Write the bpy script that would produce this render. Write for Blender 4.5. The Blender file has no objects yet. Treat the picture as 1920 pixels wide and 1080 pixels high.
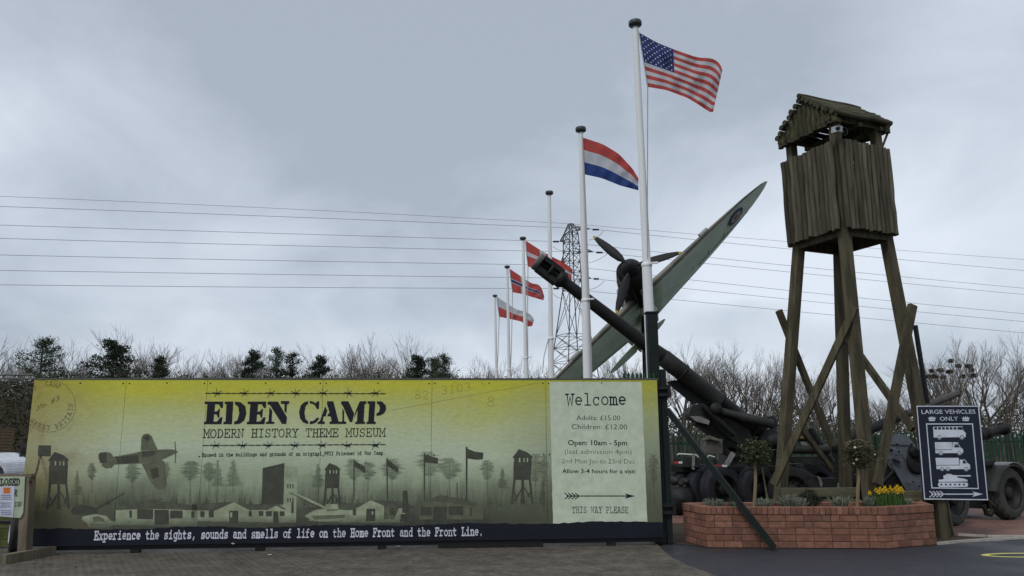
import bpy, bmesh, math, random
from mathutils import Vector, Matrix, Euler
R = math.radians
sc = bpy.context.scene
col = sc.collection

# ------------------------------------------------------------------ camera, sky, sun, exposure
F_PX = 1450.0                      # focal length in pixels of a 1920 wide picture
EYE = Vector((0, 0, 1.6))
PITCH = math.atan(285/1450)
CAMROT = Matrix.Rotation(math.pi/2+PITCH, 3, 'X') @ Matrix.Rotation(-R(0.3), 3, 'Z')
cam_d = bpy.data.cameras.new('camera')
cam_d.sensor_width = 36; cam_d.lens = 36*F_PX/1920
cam_d.clip_start = 0.05; cam_d.clip_end = 4000
cam = bpy.data.objects.new('camera', cam_d)
cam.matrix_world = Matrix.Translation(EYE) @ CAMROT.to_4x4()
col.objects.link(cam); sc.camera = cam

SUN_EL, SUN_AZ = 50, 215           # degrees; azimuth clockwise from +Y (behind the viewer, a little left)
w = bpy.data.worlds.new('World'); sc.world = w; w.use_nodes = True
nt = w.node_tree; nt.nodes.clear()
N = nt.nodes.new; L = nt.links.new
out = N('ShaderNodeOutputWorld'); bg = N('ShaderNodeBackground'); L(bg.outputs[0], out.inputs[0])
bg.inputs['Strength'].default_value = 0.10
sky = N('ShaderNodeTexSky'); sky.sky_type = 'NISHITA'; sky.sun_disc = False
sky.sun_elevation = R(SUN_EL); sky.sun_rotation = R(SUN_AZ)
tc = N('ShaderNodeTexCoord')
def math_n(op, a, b=None, c=None):
    n = N('ShaderNodeMath'); n.operation = op
    for i, v in enumerate((a, b, c)):
        if v is None: continue
        if isinstance(v, (int, float)): n.inputs[i].default_value = v
        else: L(v, n.inputs[i])
    return n.outputs[0]
sep = N('ShaderNodeSeparateXYZ'); L(tc.outputs['Generated'], sep.inputs[0])
zc = math_n('ADD', math_n('MAXIMUM', sep.outputs[2], 0.0), 0.42)      # cloud layer projected onto a ceiling
cx = math_n('DIVIDE', sep.outputs[0], zc); cy = math_n('DIVIDE', sep.outputs[1], zc)
cmb = N('ShaderNodeCombineXYZ'); L(cx, cmb.inputs[0]); L(cy, cmb.inputs[1]); cmb.inputs[2].default_value = 12.4
def noise(vec, scale, detail, rough, dist=0.0):
    n = N('ShaderNodeTexNoise'); n.inputs['Scale'].default_value = scale; n.inputs['Detail'].default_value = detail
    n.inputs['Roughness'].default_value = rough; n.inputs['Distortion'].default_value = dist
    L(vec, n.inputs['Vector']); return n.outputs[0]
n1 = noise(cmb.outputs[0], 1.15, 2.5, 0.5, 0.3)
n2 = noise(cmb.outputs[0], 3.2, 6.0, 0.55, 0.5)
mixn = math_n('ADD', math_n('MULTIPLY', n1, 0.72), math_n('MULTIPLY', n2, 0.28))
cr = N('ShaderNodeValToRGB'); L(mixn, cr.inputs[0])
e = cr.color_ramp.elements
e[0].position = 0.40; e[0].color = (3.25, 3.68, 4.3, 1)
e[1].position = 0.61; e[1].color = (6.0, 6.5, 7.2, 1)
m = e.new(0.5); m.color = (4.5, 5.0, 5.7, 1)
mx = N('ShaderNodeMix'); mx.data_type = 'RGBA'; mx.inputs[0].default_value = 0.93
L(sky.outputs[0], mx.inputs[6]); L(cr.outputs[0], mx.inputs[7]); L(mx.outputs[2], bg.inputs['Color'])

sun_d = bpy.data.lights.new('sun', 'SUN'); sun_d.energy = 1.1; sun_d.angle = R(18); sun_d.color = (1, .96, .9)
sun = bpy.data.objects.new('sun', sun_d)
az = R(SUN_AZ); el = R(SUN_EL)
sdir = Vector((math.sin(az)*math.cos(el), math.cos(az)*math.cos(el), math.sin(el)))
sun.rotation_euler = sdir.to_track_quat('Z', 'Y').to_euler(); sun.location = (0, 0, 30)
col.objects.link(sun)
sc.view_settings.view_transform = 'Standard'; sc.view_settings.look = 'None'
sc.view_settings.gamma = 1; sc.view_settings.use_curve_mapping = False
sc.view_settings.exposure = 0.38

# ------------------------------------------------------------------ survey helpers: where a sighted point stands in the world
def ray(x, y): return CAMROT @ Vector(((x-960)/F_PX, -(y-540)/F_PX, -1))
def at(x, y, Y):
    d = ray(x, y); return EYE + d*(Y/d.y)
def gz(x, y, z=0.0):
    d = ray(x, y); return EYE + d*((z-EYE.z)/d.z)
class Face:
    """a vertical or tilted flat board: o origin, u along, v up; n towards the viewer"""
    def __init__(s, o, u, v):
        s.o = Vector(o); s.u = Vector(u).normalized(); s.v = Vector(v).normalized(); s.n = s.u.cross(s.v).normalized()
        if s.n.y > 0: s.n = -s.n
    def uv(s, x, y):
        d = ray(x, y); t = (s.o-EYE).dot(s.n)/d.dot(s.n); p = EYE+d*t-s.o
        return p.dot(s.u), p.dot(s.v)
    def P(s, a, b, off=0.0): return s.o+s.u*a+s.v*b+s.n*off
    def hit(s, x, y, off=0.0):
        a, b = s.uv(x, y); return s.P(a, b, off)

# ------------------------------------------------------------------ materials
MATS = {}
def mat(name, c, rough=.7, c2=None, scale=4.0, bump=0.0, bscale=30.0, metal=0.0, spec=.28, stretch=(1, 1, 1), detail=5, trans=0, alpha=None, lo=.35, hi=.65, bdist=.01):
    if name in MATS: return MATS[name]
    m = bpy.data.materials.new(name); m.use_nodes = True; MATS[name] = m
    t = m.node_tree; b = t.nodes['Principled BSDF']
    b.inputs['Roughness'].default_value = rough; b.inputs['Metallic'].default_value = metal
    b.inputs['Specular IOR Level'].default_value = spec
    if c2 is None: c2 = tuple(x*.78 for x in c)
    tcn = t.nodes.new('ShaderNodeTexCoord'); mp = t.nodes.new('ShaderNodeMapping'); t.links.new(tcn.outputs['Object'], mp.inputs[0])
    mp.inputs['Scale'].default_value = stretch
    oi = t.nodes.new('ShaderNodeObjectInfo'); va = t.nodes.new('ShaderNodeVectorMath'); va.operation = 'ADD'
    cb = t.nodes.new('ShaderNodeCombineXYZ')
    sc_ = t.nodes.new('ShaderNodeMath'); sc_.operation = 'MULTIPLY'; sc_.inputs[1].default_value = 37.0
    t.links.new(oi.outputs['Random'], sc_.inputs[0])
    for i in range(3): t.links.new(sc_.outputs[0], cb.inputs[i])
    t.links.new(mp.outputs[0], va.inputs[0]); t.links.new(cb.outputs[0], va.inputs[1])
    nz = t.nodes.new('ShaderNodeTexNoise'); nz.inputs['Scale'].default_value = scale; nz.inputs['Detail'].default_value = detail; nz.inputs['Roughness'].default_value = .65
    t.links.new(va.outputs[0], nz.inputs['Vector'])
    rp = t.nodes.new('ShaderNodeValToRGB'); t.links.new(nz.outputs[0], rp.inputs[0])
    rp.color_ramp.elements[0].position = lo; rp.color_ramp.elements[0].color = (*c2, 1)
    rp.color_ramp.elements[1].position = hi; rp.color_ramp.elements[1].color = (*c, 1)
    t.links.new(rp.outputs[0], b.inputs['Base Color'])
    if bump:
        nb = t.nodes.new('ShaderNodeTexNoise'); nb.inputs['Scale'].default_value = bscale; nb.inputs['Detail'].default_value = 4
        t.links.new(va.outputs[0], nb.inputs['Vector'])
        bp = t.nodes.new('ShaderNodeBump'); bp.inputs['Strength'].default_value = bump; bp.inputs['Distance'].default_value = bdist
        t.links.new(nb.outputs[0], bp.inputs['Height']); t.links.new(bp.outputs[0], b.inputs['Normal'])
    if trans:
        tr = t.nodes.new('ShaderNodeBsdfTranslucent'); t.links.new(rp.outputs[0], tr.inputs[0])
        ms = t.nodes.new('ShaderNodeMixShader'); ms.inputs[0].default_value = trans
        t.links.new(b.outputs[0], ms.inputs[1]); t.links.new(tr.outputs[0], ms.inputs[2])
        t.links.new(ms.outputs[0], t.nodes['Material Output'].inputs[0])
    if alpha is not None: b.inputs['Alpha'].default_value = alpha
    return m
def var_rand(m, amount=.25):
    """each piece a shade of its own"""
    t = m.node_tree; b = t.nodes['Principled BSDF']; lk = b.inputs['Base Color'].links[0]; src = lk.from_socket
    oi = t.nodes.new('ShaderNodeObjectInfo'); mr = t.nodes.new('ShaderNodeMapRange'); t.links.new(oi.outputs['Random'], mr.inputs[0])
    mr.inputs[3].default_value = 1-amount; mr.inputs[4].default_value = 1+amount
    mu = t.nodes.new('ShaderNodeVectorMath'); mu.operation = 'SCALE'; t.links.new(src, mu.inputs[0]); t.links.new(mr.outputs[0], mu.inputs['Scale'])
    t.links.new(mu.outputs[0], b.inputs['Base Color']); return m

# ------------------------------------------------------------------ mesh builder
def basis(d):
    d = Vector(d).normalized(); a = Vector((0, 0, 1)) if abs(d.z) < .95 else Vector((1, 0, 0))
    x = a.cross(d).normalized(); return x, d.cross(x).normalized(), d
class B:
    def __init__(s): s.v = []; s.f = []; s.sm = []; s.mi = []; s.cur = 0
    def add(s, vs, fs, smooth=False):
        k = len(s.v); s.v += [Vector(p) for p in vs]
        for f in fs: s.f.append(tuple(i+k for i in f)); s.sm.append(smooth); s.mi.append(s.cur)
        return s
    def hexa(s, c8): return s.add(c8, [(0, 3, 2, 1), (4, 5, 6, 7), (0, 1, 5, 4), (1, 2, 6, 5), (2, 3, 7, 6), (3, 0, 4, 7)])
    def box(s, c, size, rot=None):
        c = Vector(c); h = Vector(size)/2; vs = []
        for z in (-1, 1):
            for x, y in ((-1, -1), (1, -1), (1, 1), (-1, 1)):
                p = Vector((x*h.x, y*h.y, z*h.z)); vs.append(c+(rot @ p if rot else p))
        return s.hexa(vs)
    def bar(s, p0, p1, w, h, up=(0, 0, 1), w1=None, h1=None):
        p0 = Vector(p0); p1 = Vector(p1); d = (p1-p0).normalized(); x = d.cross(Vector(up))
        if x.length < 1e-4: x = d.cross(Vector((0, 1, 0)))
        x.normalize(); y = x.cross(d).normalized(); vs = []
        for p, ww, hh in ((p0, w, h), (p1, w1 or w, h1 or h)):
            for a, b in ((-1, -1), (1, -1), (1, 1), (-1, 1)): vs.append(p+x*(a*ww/2)+y*(b*hh/2))
        return s.hexa(vs)
    def tube(s, pts, rad, n=10, cap=True, smooth=True):
        pts = [Vector(p) for p in pts]
        if isinstance(rad, (int, float)): rad = [rad]*len(pts)
        vs = []; fs = []; x = None
        for i, p in enumerate(pts):
            d = (pts[min(i+1, len(pts)-1)]-pts[max(i-1, 0)])
            if d.length < 1e-9: d = Vector((0, 0, 1))
            d.normalize()
            if x is None: x, y, _ = basis(d)
            else:
                x = (x-d*x.dot(d))
                x = basis(d)[0] if x.length < 1e-5 else x.normalized()
                y = d.cross(x).normalized()
            for k in range(n):
                a = 2*math.pi*k/n; vs.append(p+(x*math.cos(a)+y*math.sin(a))*rad[i])
        for i in range(len(pts)-1):
            for k in range(n):
                a = i*n+k; b = i*n+(k+1) % n; fs.append((a, b, b+n, a+n))
        s.add(vs, fs, smooth)
        if cap:
            s.add(vs[:n], [tuple(reversed(range(n)))]); s.add(vs[-n:], [tuple(range(n))])
        return s
    def lathe(s, o, axis, prof, n=32, mod=None, smooth=True):
        """prof: list of (distance along axis, radius)"""
        o = Vector(o); x, y, d = basis(axis); vs = []; fs = []
        for i, (t, r) in enumerate(prof):
            for k in range(n):
                rr = r if mod is None else mod(i, k, r)
                a = 2*math.pi*k/n; vs.append(o+d*t+(x*math.cos(a)+y*math.sin(a))*rr)
        for i in range(len(prof)-1):
            for k in range(n):
                a = i*n+k; b = i*n+(k+1) % n; fs.append((a, b, b+n, a+n))
        return s.add(vs, fs, smooth)
    def prism(s, poly, n, depth):
        """poly: 3-D outline, pushed by depth along n"""
        poly = [Vector(p) for p in poly]; k = len(poly); off = Vector(n)*depth
        a = [p+off for p in poly]
        return s.add(poly+a, [tuple(range(k)), tuple(reversed(range(k, 2*k)))]+[(i, k+i, k+(i+1) % k, (i+1) % k) for i in range(k)])
    def poly(s, pts): return s.add(pts, [tuple(range(len(pts)))])
    def build(s, name, m, parent=None, loc=None, fixn=True):
        me = bpy.data.meshes.new(name)
        if loc is None:
            if parent is not None: loc = Vector(parent['_loc'])
            elif s.v:
                lo = [min(p[i] for p in s.v) for i in range(3)]; hi = [max(p[i] for p in s.v) for i in range(3)]
                loc = Vector(((lo[0]+hi[0])/2, (lo[1]+hi[1])/2, lo[2]))
            else: loc = Vector((0, 0, 0))
        loc = Vector(loc)
        me.from_pydata([p-loc for p in s.v], [], s.f)
        me.polygons.foreach_set('use_smooth', s.sm); me.polygons.foreach_set('material_index', s.mi)
        for mm in (m if isinstance(m, (list, tuple)) else [m]): me.materials.append(mm)
        if fixn:
            bm = bmesh.new(); bm.from_mesh(me); bmesh.ops.recalc_face_normals(bm, faces=bm.faces); bm.to_mesh(me); bm.free()
        me.update()
        o = bpy.data.objects.new(name, me); col.objects.link(o)
        o['_loc'] = tuple(loc)
        if parent is not None:
            o.parent = parent; o.location = loc-Vector(parent['_loc'])
        else: o.location = loc
        return o
def thing(name, loc, label, cat, group=None):
    o = bpy.data.objects.new(name, None); col.objects.link(o); o.empty_display_size = .2
    o.location = Vector(loc); o['_loc'] = tuple(Vector(loc)); return tag(o, label, cat, group)
def tag(o, label=None, cat=None, group=None, kind=None):
    if label: o['label'] = label
    if cat: o['category'] = cat
    if group: o['group'] = group
    if kind: o['kind'] = kind
    return o
def clone(o, parent=None, loc=None, mtx=None):
    c = o.copy(); col.objects.link(c)
    if parent is not None: c.parent = parent
    if loc is not None: c.location = loc
    if mtx is not None: c.matrix_local = mtx
    return c
def clone_tree(o, loc, scale=(1, 1, 1), rz=0, label=None, group=None):
    c = o.copy(); col.objects.link(c); c.location = loc; c.scale = scale; c.rotation_euler = (0, 0, rz)
    if label: c['label'] = label
    if group: c['group'] = group
    for ch in list(o.children):
        d = ch.copy(); col.objects.link(d); d.parent = c
        for g in list(ch.children):
            h = g.copy(); col.objects.link(h); h.parent = d
    return c

# ------------------------------------------------------------------ typewriter letters drawn as strokes
def A(cx, cy, rx, ry, a0, a1, n=9):
    return [(cx+rx*math.cos(R(a0+(a1-a0)*i/n)), cy+ry*math.sin(R(a0+(a1-a0)*i/n))) for i in range(n+1)]
def SF(x, y, w=.2): return [(x-w/2, y), (x+w/2, y)]
H_ = .66; XH = .46
G = {
 'A': [[(.1, 0), (.27, H_), (.33, H_), (.5, 0)], [(.17, .22), (.43, .22)], SF(.1, 0), SF(.5, 0), SF(.25, H_, .16)],
 'B': [[(.15, 0), (.15, H_)], [(.06, H_), (.33, H_)]+A(.33, .5, .13, .16, 90, -90)+[(.15, .34)], A(.35, .17, .15, .17, 90, -90)+[(.06, 0)]],
 'C': [A(.31, .33, .22, .33, 50, 310, 14), [(.47, .66), (.47, .48)]],
 'D': [[(.15, 0), (.15, H_)], [(.06, H_), (.27, H_)]+A(.27, .33, .24, .33, 90, -90)+[(.06, 0)]],
 'E': [[(.15, 0), (.15, H_)], [(.06, H_), (.5, H_), (.5, .5)], [(.15, .34), (.36, .34)], SF(.36, .34, .001)+[], [(.36, .42), (.36, .26)], [(.06, 0), (.52, 0), (.52, .17)]],
 'F': [[(.15, 0), (.15, H_)], [(.06, H_), (.5, H_), (.5, .5)], [(.15, .34), (.36, .34)], [(.36, .42), (.36, .26)], SF(.16, 0, .26)],
 'G': [A(.31, .33, .22, .33, 50, 350, 14), [(.47, .66), (.47, .48)], [(.33, .28), (.56, .28)], [(.5, .28), (.5, 0)]],
 'H': [[(.14, 0), (.14, H_)], [(.46, 0), (.46, H_)], [(.14, .34), (.46, .34)], SF(.14, 0), SF(.46, 0), SF(.14, H_), SF(.46, H_)],
 'I': [[(.3, 0), (.3, H_)], SF(.3, 0, .34), SF(.3, H_, .34)],
 'L': [[(.18, 0), (.18, H_)], SF(.18, H_, .26), [(.06, 0), (.52, 0), (.52, .2)]],
 'M': [[(.1, 0), (.1, H_), (.3, .22), (.5, H_), (.5, 0)], SF(.1, 0), SF(.5, 0), SF(.06, H_, .1), SF(.54, H_, .1)],
 'N': [[(.13, 0), (.13, H_), (.47, 0), (.47, H_)], SF(.13, 0), SF(.47, H_), SF(.08, H_, .12)],
 'O': [A(.3, .33, .23, .33, 0, 360, 22)],
 'P': [[(.16, 0), (.16, H_)], [(.06, H_), (.33, H_)]+A(.33, .48, .16, .18, 90, -90)+[(.16, .3)], SF(.17, 0, .26)],
 'R': [[(.15, 0), (.15, H_)], [(.06, H_), (.32, H_)]+A(.32, .49, .15, .17, 90, -90)+[(.15, .32)], [(.3, .32), (.48, 0), (.56, 0)], SF(.15, 0)],
 'S': [A(.3, .49, .18, .17, 40, 270, 10)[:-1]+A(.3, .17, .19, .16, 90, -145, 12), [(.46, .66), (.46, .5)], [(.11, 0), (.11, .17)]],
 'T': [[(.3, 0), (.3, H_)], [(.07, .48), (.07, H_), (.53, H_), (.53, .48)], SF(.3, 0, .26)],
 'U': [[(.13, H_), (.13, .22)]+A(.3, .22, .17, .22, 180, 360, 10)+[(.47, H_)], SF(.13, H_), SF(.47, H_)],
 'W': [[(.1, H_), (.18, 0), (.3, .5), (.42, 0), (.5, H_)], SF(.1, H_), SF(.5, H_)],
 'Y': [[(.12, H_), (.3, .32), (.48, H_)], [(.3, .32), (.3, 0)], SF(.12, H_), SF(.48, H_), SF(.3, 0, .26)],
 'a': [[(.13, .4)]+A(.28, .34, .15, .12, 110, 0, 6)+[(.43, .04), (.54, 0)], A(.27, .14, .16, .14, 80, 360, 12)],
 'b': [[(.06, .68), (.14, .68), (.14, 0)], A(.32, .23, .18, .23, 175, -180, 14)],
 'c': [A(.31, .23, .2, .23, 45, 315, 12), [(.47, .45), (.47, .32)]],
 'd': [[(.38, .68), (.46, .68), (.46, 0), (.55, 0)], A(.28, .23, .18, .23, 0, 355, 14)],
 'e': [[(.11, .24), (.5, .24)]+A(.3, .24, .2, .22, 0, 310, 14)],
 'f': [[(.2, 0), (.2, .52)]+A(.34, .52, .14, .16, 180, 60, 6), SF(.22, .42, .36), SF(.22, 0, .32)],
 'g': [A(.28, .24, .18, .21, 0, 355, 14), [(.56, .45), (.46, .45), (.46, -.06)]+A(.3, -.06, .16, .14, 0, -140, 7)],
 'h': [[(.06, .68), (.14, .68), (.14, 0)], [(.14, .3)]+A(.3, .3, .16, .16, 150, 0, 7)+[(.46, 0)], SF(.14, 0), SF(.46, 0, .18)],
 'i': [[(.14, .44), (.31, .44), (.31, 0)], SF(.31, 0, .36), [(.31, .58), (.31, .68)]],
 'l': [[(.14, .68), (.31, .68), (.31, 0)], SF(.31, 0, .38)],
 'm': [[(.03, .44), (.1, .44), (.1, 0)], [(.1, .33)]+A(.2, .33, .1, .12, 160, 0, 6)+[(.3, 0)], [(.3, .33)]+A(.4, .33, .1, .12, 160, 0, 6)+[(.5, 0)], SF(.1, 0, .12), SF(.31, 0, .1), SF(.52, 0, .12)],
 'n': [[(.06, .44), (.14, .44), (.14, 0)], [(.14, .3)]+A(.3, .3, .16, .16, 150, 0, 7)+[(.46, 0)], SF(.14, 0), SF(.46, 0, .18)],
 'o': [A(.3, .23, .21, .23, 0, 360, 20)],
 'p': [[(.05, .44), (.14, .44), (.14, -.2)], A(.32, .23, .18, .22, 175, -180, 14), SF(.15, -.2, .24)],
 'r': [[(.08, .44), (.2, .44), (.2, 0)], [(.2, .28)]+A(.36, .28, .16, .17, 150, 40, 6), SF(.22, 0, .32)],
 's': [A(.3, .335, .16, .115, 45, 270, 9)[:-1]+A(.3, .115, .17, .11, 90, -150, 10), [(.45, .45), (.45, .34)], [(.13, 0), (.13, .12)]],
 't': [[(.22, .6), (.22, .12)]+A(.34, .12, .12, .12, 180, 320, 7), SF(.26, .42, .36)],
 'u': [[(.05, .44), (.14, .44), (.14, .16)]+A(.28, .16, .14, .15, 180, 300, 6)+[(.46, .1)], [(.38, .44), (.46, .44), (.46, 0), (.55, 0)]],
 'w': [[(.1, .44), (.19, 0), (.3, .36), (.41, 0), (.5, .44)], SF(.1, .44, .18), SF(.5, .44, .18)],
 'x': [[(.13, .44), (.47, 0)], [(.47, .44), (.13, 0)], SF(.13, .44, .16), SF(.47, .44, .16), SF(.13, 0, .18), SF(.47, 0, .18)],
 'y': [[(.12, .44), (.3, .02)], [(.48, .44), (.24, -.2), (.1, -.2)], SF(.12, .44, .18), SF(.48, .44, .18)],
 '.': [[(.3, -.01), (.3, .1)]], ',': [[(.32, .1), (.24, -.12)]],
 '-': [[(.14, .26), (.46, .26)]], '(': [A(.42, .28, .16, .42, 130, 230, 8)],
 '0': [A(.3, .33, .2, .33, 0, 360, 20)], '1': [[(.16, .56), (.3, .66), (.3, 0)], SF(.3, 0, .3)],
 '2': [A(.3, .47, .18, .19, 160, -30, 9)+[(.12, 0), (.5, 0)]],
 '3': [A(.29, .5, .16, .16, 150, -90, 9), A(.29, .17, .19, .17, 90, -150, 10)],
 '8': [A(.3, .5, .15, .16, 0, 360, 14), A(.3, .17, .19, .17, 0, 360, 16)],
}
def ribbon(b, pts, t, tf, z):
    """flat stroke of width t; tf maps (x, y, lift) to the world"""
    q = [pts[0]]
    for p in pts[1:]:
        if math.hypot(p[0]-q[-1][0], p[1]-q[-1][1]) > 1e-4: q.append(p)
    if len(q) < 2: return
    closed = math.hypot(q[0][0]-q[-1][0], q[0][1]-q[-1][1]) < 1e-3
    L_ = []; R_ = []
    n = len(q)
    for i in range(n):
        if closed: a = q[i-1] if i > 0 else q[-2]; c = q[i+1] if i < n-1 else q[1]
        else: a = q[max(i-1, 0)]; c = q[min(i+1, n-1)]
        p = q[i]
        def nrm(u, v):
            dx, dy = v[0]-u[0], v[1]-u[1]; l = math.hypot(dx, dy) or 1; return (-dy/l, dx/l)
        n1_ = nrm(a, p) if a is not p else nrm(p, c); n2_ = nrm(p, c) if c is not p else n1_
        mxx, my = n1_[0]+n2_[0], n1_[1]+n2_[1]; l = math.hypot(mxx, my) or 1; mxx /= l; my /= l
        k = t/2/max(.45, mxx*n1_[0]+my*n1_[1])
        px, py = p
        if not closed and i in (0, n-1):
            d = (q[1][0]-q[0][0], q[1][1]-q[0][1]) if i == 0 else (q[-2][0]-q[-1][0], q[-2][1]-q[-1][1]); l = math.hypot(*d)
            px -= d[0]/l*t*.42; py -= d[1]/l*t*.42
        L_.append(tf(px+mxx*k, py+my*k, z)); R_.append(tf(px-mxx*k, py-my*k, z))
    b.add(L_+R_, [(i, i+1, n+i+1, n+i) for i in range(n-1)])
def type_text(text, tf, t=.075, jit=0.0):
    b = B(); rr = random.Random(len(text))
    for i, ch in enumerate(text):
        if ch not in G: continue
        jx, jy, ja = rr.uniform(-jit, jit), rr.uniform(-jit, jit), t*(1+rr.uniform(-.12, .12))
        for k, st in enumerate(G[ch]):
            ribbon(b, [(x+i*.6+jx, y+jy) for x, y in st], ja, tf, k)
    return b
def line_tf(face, p0, p1, width_units, cap_px, off=.003, cap_units=H_):
    a = Vector(face.uv(*p0)); c = Vector(face.uv(*p1)); d = (c-a); sx = d.length/width_units; d.normalize(); up = Vector((-d.y, d.x))
    top = Vector(face.uv(p0[0], p0[1]-cap_px)); sy = (top-a).length/cap_units
    def tf(x, y, k):
        q = a+d*(x*sx)+up*(y*sy); return face.P(q.x, q.y, off+k*.00025)
    return tf
def typed(text, face, p0, p1, cap_px, m, parent, t=.08, off=.003, jit=.012, name='lettering'):
    b = type_text(text, line_tf(face, p0, p1, len(text)*.6, cap_px, off), t, jit)
    return b.build(name, m, parent, fixn=False)
def sans(text, face, p0, p1, cap_px, m, parent, weight=0.0, off=.003, name='lettering'):
    cu = bpy.data.curves.new('t', 'FONT'); cu.body = text; cu.size = 1; cu.offset = weight; cu.resolution_u = 3
    ob = bpy.data.objects.new('t', cu); col.objects.link(ob); bpy.context.view_layer.update()
    me = bpy.data.meshes.new_from_object(ob.evaluated_get(bpy.context.evaluated_depsgraph_get()))
    vs = [v.co.copy() for v in me.vertices]; fs = [tuple(p.vertices) for p in me.polygons]
    bpy.data.objects.remove(ob); bpy.data.curves.remove(cu); bpy.data.meshes.remove(me)
    x0 = min(v.x for v in vs); x1 = max(v.x for v in vs)
    tf = line_tf(face, p0, p1, x1-x0, cap_px, off, .73)
    return B().add([tf(v.x-x0, v.y, 0) for v in vs], fs).build(name, m, parent, fixn=False)
# ------------------------------------------------------------------ material set
def ground_mat():
    m = mat('concrete', (.185, .162, .132), .6, (.075, .066, .054), scale=2.3, detail=9, lo=.3, hi=.72)
    t = m.node_tree; b = t.nodes['Principled BSDF']
    tcn = t.nodes.new('ShaderNodeTexCoord'); mp = t.nodes.new('ShaderNodeMapping'); mp.inputs['Rotation'].default_value = (0, 0, R(-30))
    t.links.new(tcn.outputs['Object'], mp.inputs[0])
    wv = t.nodes.new('ShaderNodeTexWave'); wv.inputs['Scale'].default_value = 3.4; wv.inputs['Distortion'].default_value = 2.6; wv.inputs['Detail'].default_value = 5; wv.inputs['Detail Scale'].default_value = 2.5; wv.inputs['Detail Roughness'].default_value = .7
    t.links.new(mp.outputs[0], wv.inputs[0])
    nz = t.nodes.new('ShaderNodeTexNoise'); nz.inputs['Scale'].default_value = 55; nz.inputs['Detail'].default_value = 5; t.links.new(tcn.outputs['Object'], nz.inputs[0])
    src = b.inputs['Base Color'].links[0].from_socket
    mr = t.nodes.new('ShaderNodeMapRange'); t.links.new(wv.outputs[1], mr.inputs[0]); mr.inputs[3].default_value = .97; mr.inputs[4].default_value = 1.01
    n2_ = t.nodes.new('ShaderNodeTexNoise'); n2_.inputs['Scale'].default_value = 7; n2_.inputs['Detail'].default_value = 8; n2_.inputs['Roughness'].default_value = .75; t.links.new(tcn.outputs['Object'], n2_.inputs[0])
    m2_ = t.nodes.new('ShaderNodeMapRange'); t.links.new(n2_.outputs[0], m2_.inputs[0]); m2_.inputs[1].default_value = .3; m2_.inputs[2].default_value = .7; m2_.inputs[3].default_value = .5; m2_.inputs[4].default_value = 1.45
    mm_ = t.nodes.new('ShaderNodeMath'); mm_.operation = 'MULTIPLY'; t.links.new(mr.outputs[0], mm_.inputs[0]); t.links.new(m2_.outputs[0], mm_.inputs[1])
    vs_ = t.nodes.new('ShaderNodeVectorMath'); vs_.operation = 'SCALE'; t.links.new(src, vs_.inputs[0]); t.links.new(mm_.outputs[0], vs_.inputs['Scale']); t.links.new(vs_.outputs[0], b.inputs['Base Color'])
    ad = t.nodes.new('ShaderNodeMath'); ad.operation = 'MULTIPLY_ADD'; t.links.new(nz.outputs[0], ad.inputs[0]); ad.inputs[1].default_value = 5.5; t.links.new(wv.outputs[1], ad.inputs[2])
    bp = t.nodes.new('ShaderNodeBump'); bp.inputs['Strength'].default_value = .75; bp.inputs['Distance'].default_value = .012
    t.links.new(ad.outputs[0], bp.inputs['Height']); t.links.new(bp.outputs[0], b.inputs['Normal'])
    return m
M_conc = ground_mat()
def damp(m, a, b_, scale=.9):
    t = m.node_tree; bs = t.nodes['Principled BSDF']; tcn = t.nodes.new('ShaderNodeTexCoord'); nz = t.nodes.new('ShaderNodeTexNoise'); nz.inputs['Scale'].default_value = scale; nz.inputs['Detail'].default_value = 6; t.links.new(tcn.outputs['Object'], nz.inputs[0])
    mr = t.nodes.new('ShaderNodeMapRange'); t.links.new(nz.outputs[0], mr.inputs[0]); mr.inputs[1].default_value = .35; mr.inputs[2].default_value = .65; mr.inputs[3].default_value = a; mr.inputs[4].default_value = b_; t.links.new(mr.outputs[0], bs.inputs['Roughness']); return m
damp(M_conc, .42, .85)
M_tar = mat('tarmac', (.040, .042, .050), .5, (.027, .028, .035), scale=26, bump=.8, bscale=90, detail=9, lo=.3, hi=.7, bdist=.008)
damp(M_tar, .33, .75)
M_grass = mat('grass_field', (.055, .075, .028), .95, (.035, .045, .018), scale=.4)
M_gravel = mat('yard_gravel', (.11, .10, .085), .95, (.06, .055, .045), scale=6, bump=.6, bscale=60)
def paving_mat():
    m = mat('block_paving', (.235, .125, .095), .7, (.15, .085, .068), scale=1.6, detail=7)
    t = m.node_tree; b = t.nodes['Principled BSDF']
    tcn = t.nodes.new('ShaderNodeTexCoord'); mp = t.nodes.new('ShaderNodeMapping'); mp.inputs['Rotation'].default_value = (0, 0, R(38)); t.links.new(tcn.outputs['Object'], mp.inputs[0])
    br = t.nodes.new('ShaderNodeTexBrick'); br.inputs['Scale'].default_value = 1; br.inputs['Brick Width'].default_value = .2; br.inputs['Row Height'].default_value = .1; br.inputs['Mortar Size'].default_value = .006
    br.inputs['Color1'].default_value = (1, 1, 1, 1); br.inputs['Color2'].default_value = (.72, .7, .7, 1); br.inputs['Mortar'].default_value = (.45, .43, .42, 1)
    t.links.new(mp.outputs[0], br.inputs[0])
    src = b.inputs['Base Color'].links[0].from_socket; mu = t.nodes.new('ShaderNodeVectorMath'); mu.operation = 'MULTIPLY'
    t.links.new(src, mu.inputs[0]); t.links.new(br.outputs[0], mu.inputs[1]); t.links.new(mu.outputs[0], b.inputs['Base Color'])
    bp = t.nodes.new('ShaderNodeBump'); bp.inputs['Strength'].default_value = .5; bp.inputs['Distance'].default_value = .006; bp.invert = True
    t.links.new(br.outputs['Fac'], bp.inputs['Height']); t.links.new(bp.outputs[0], b.inputs['Normal']); return m
M_pav = paving_mat()
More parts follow.
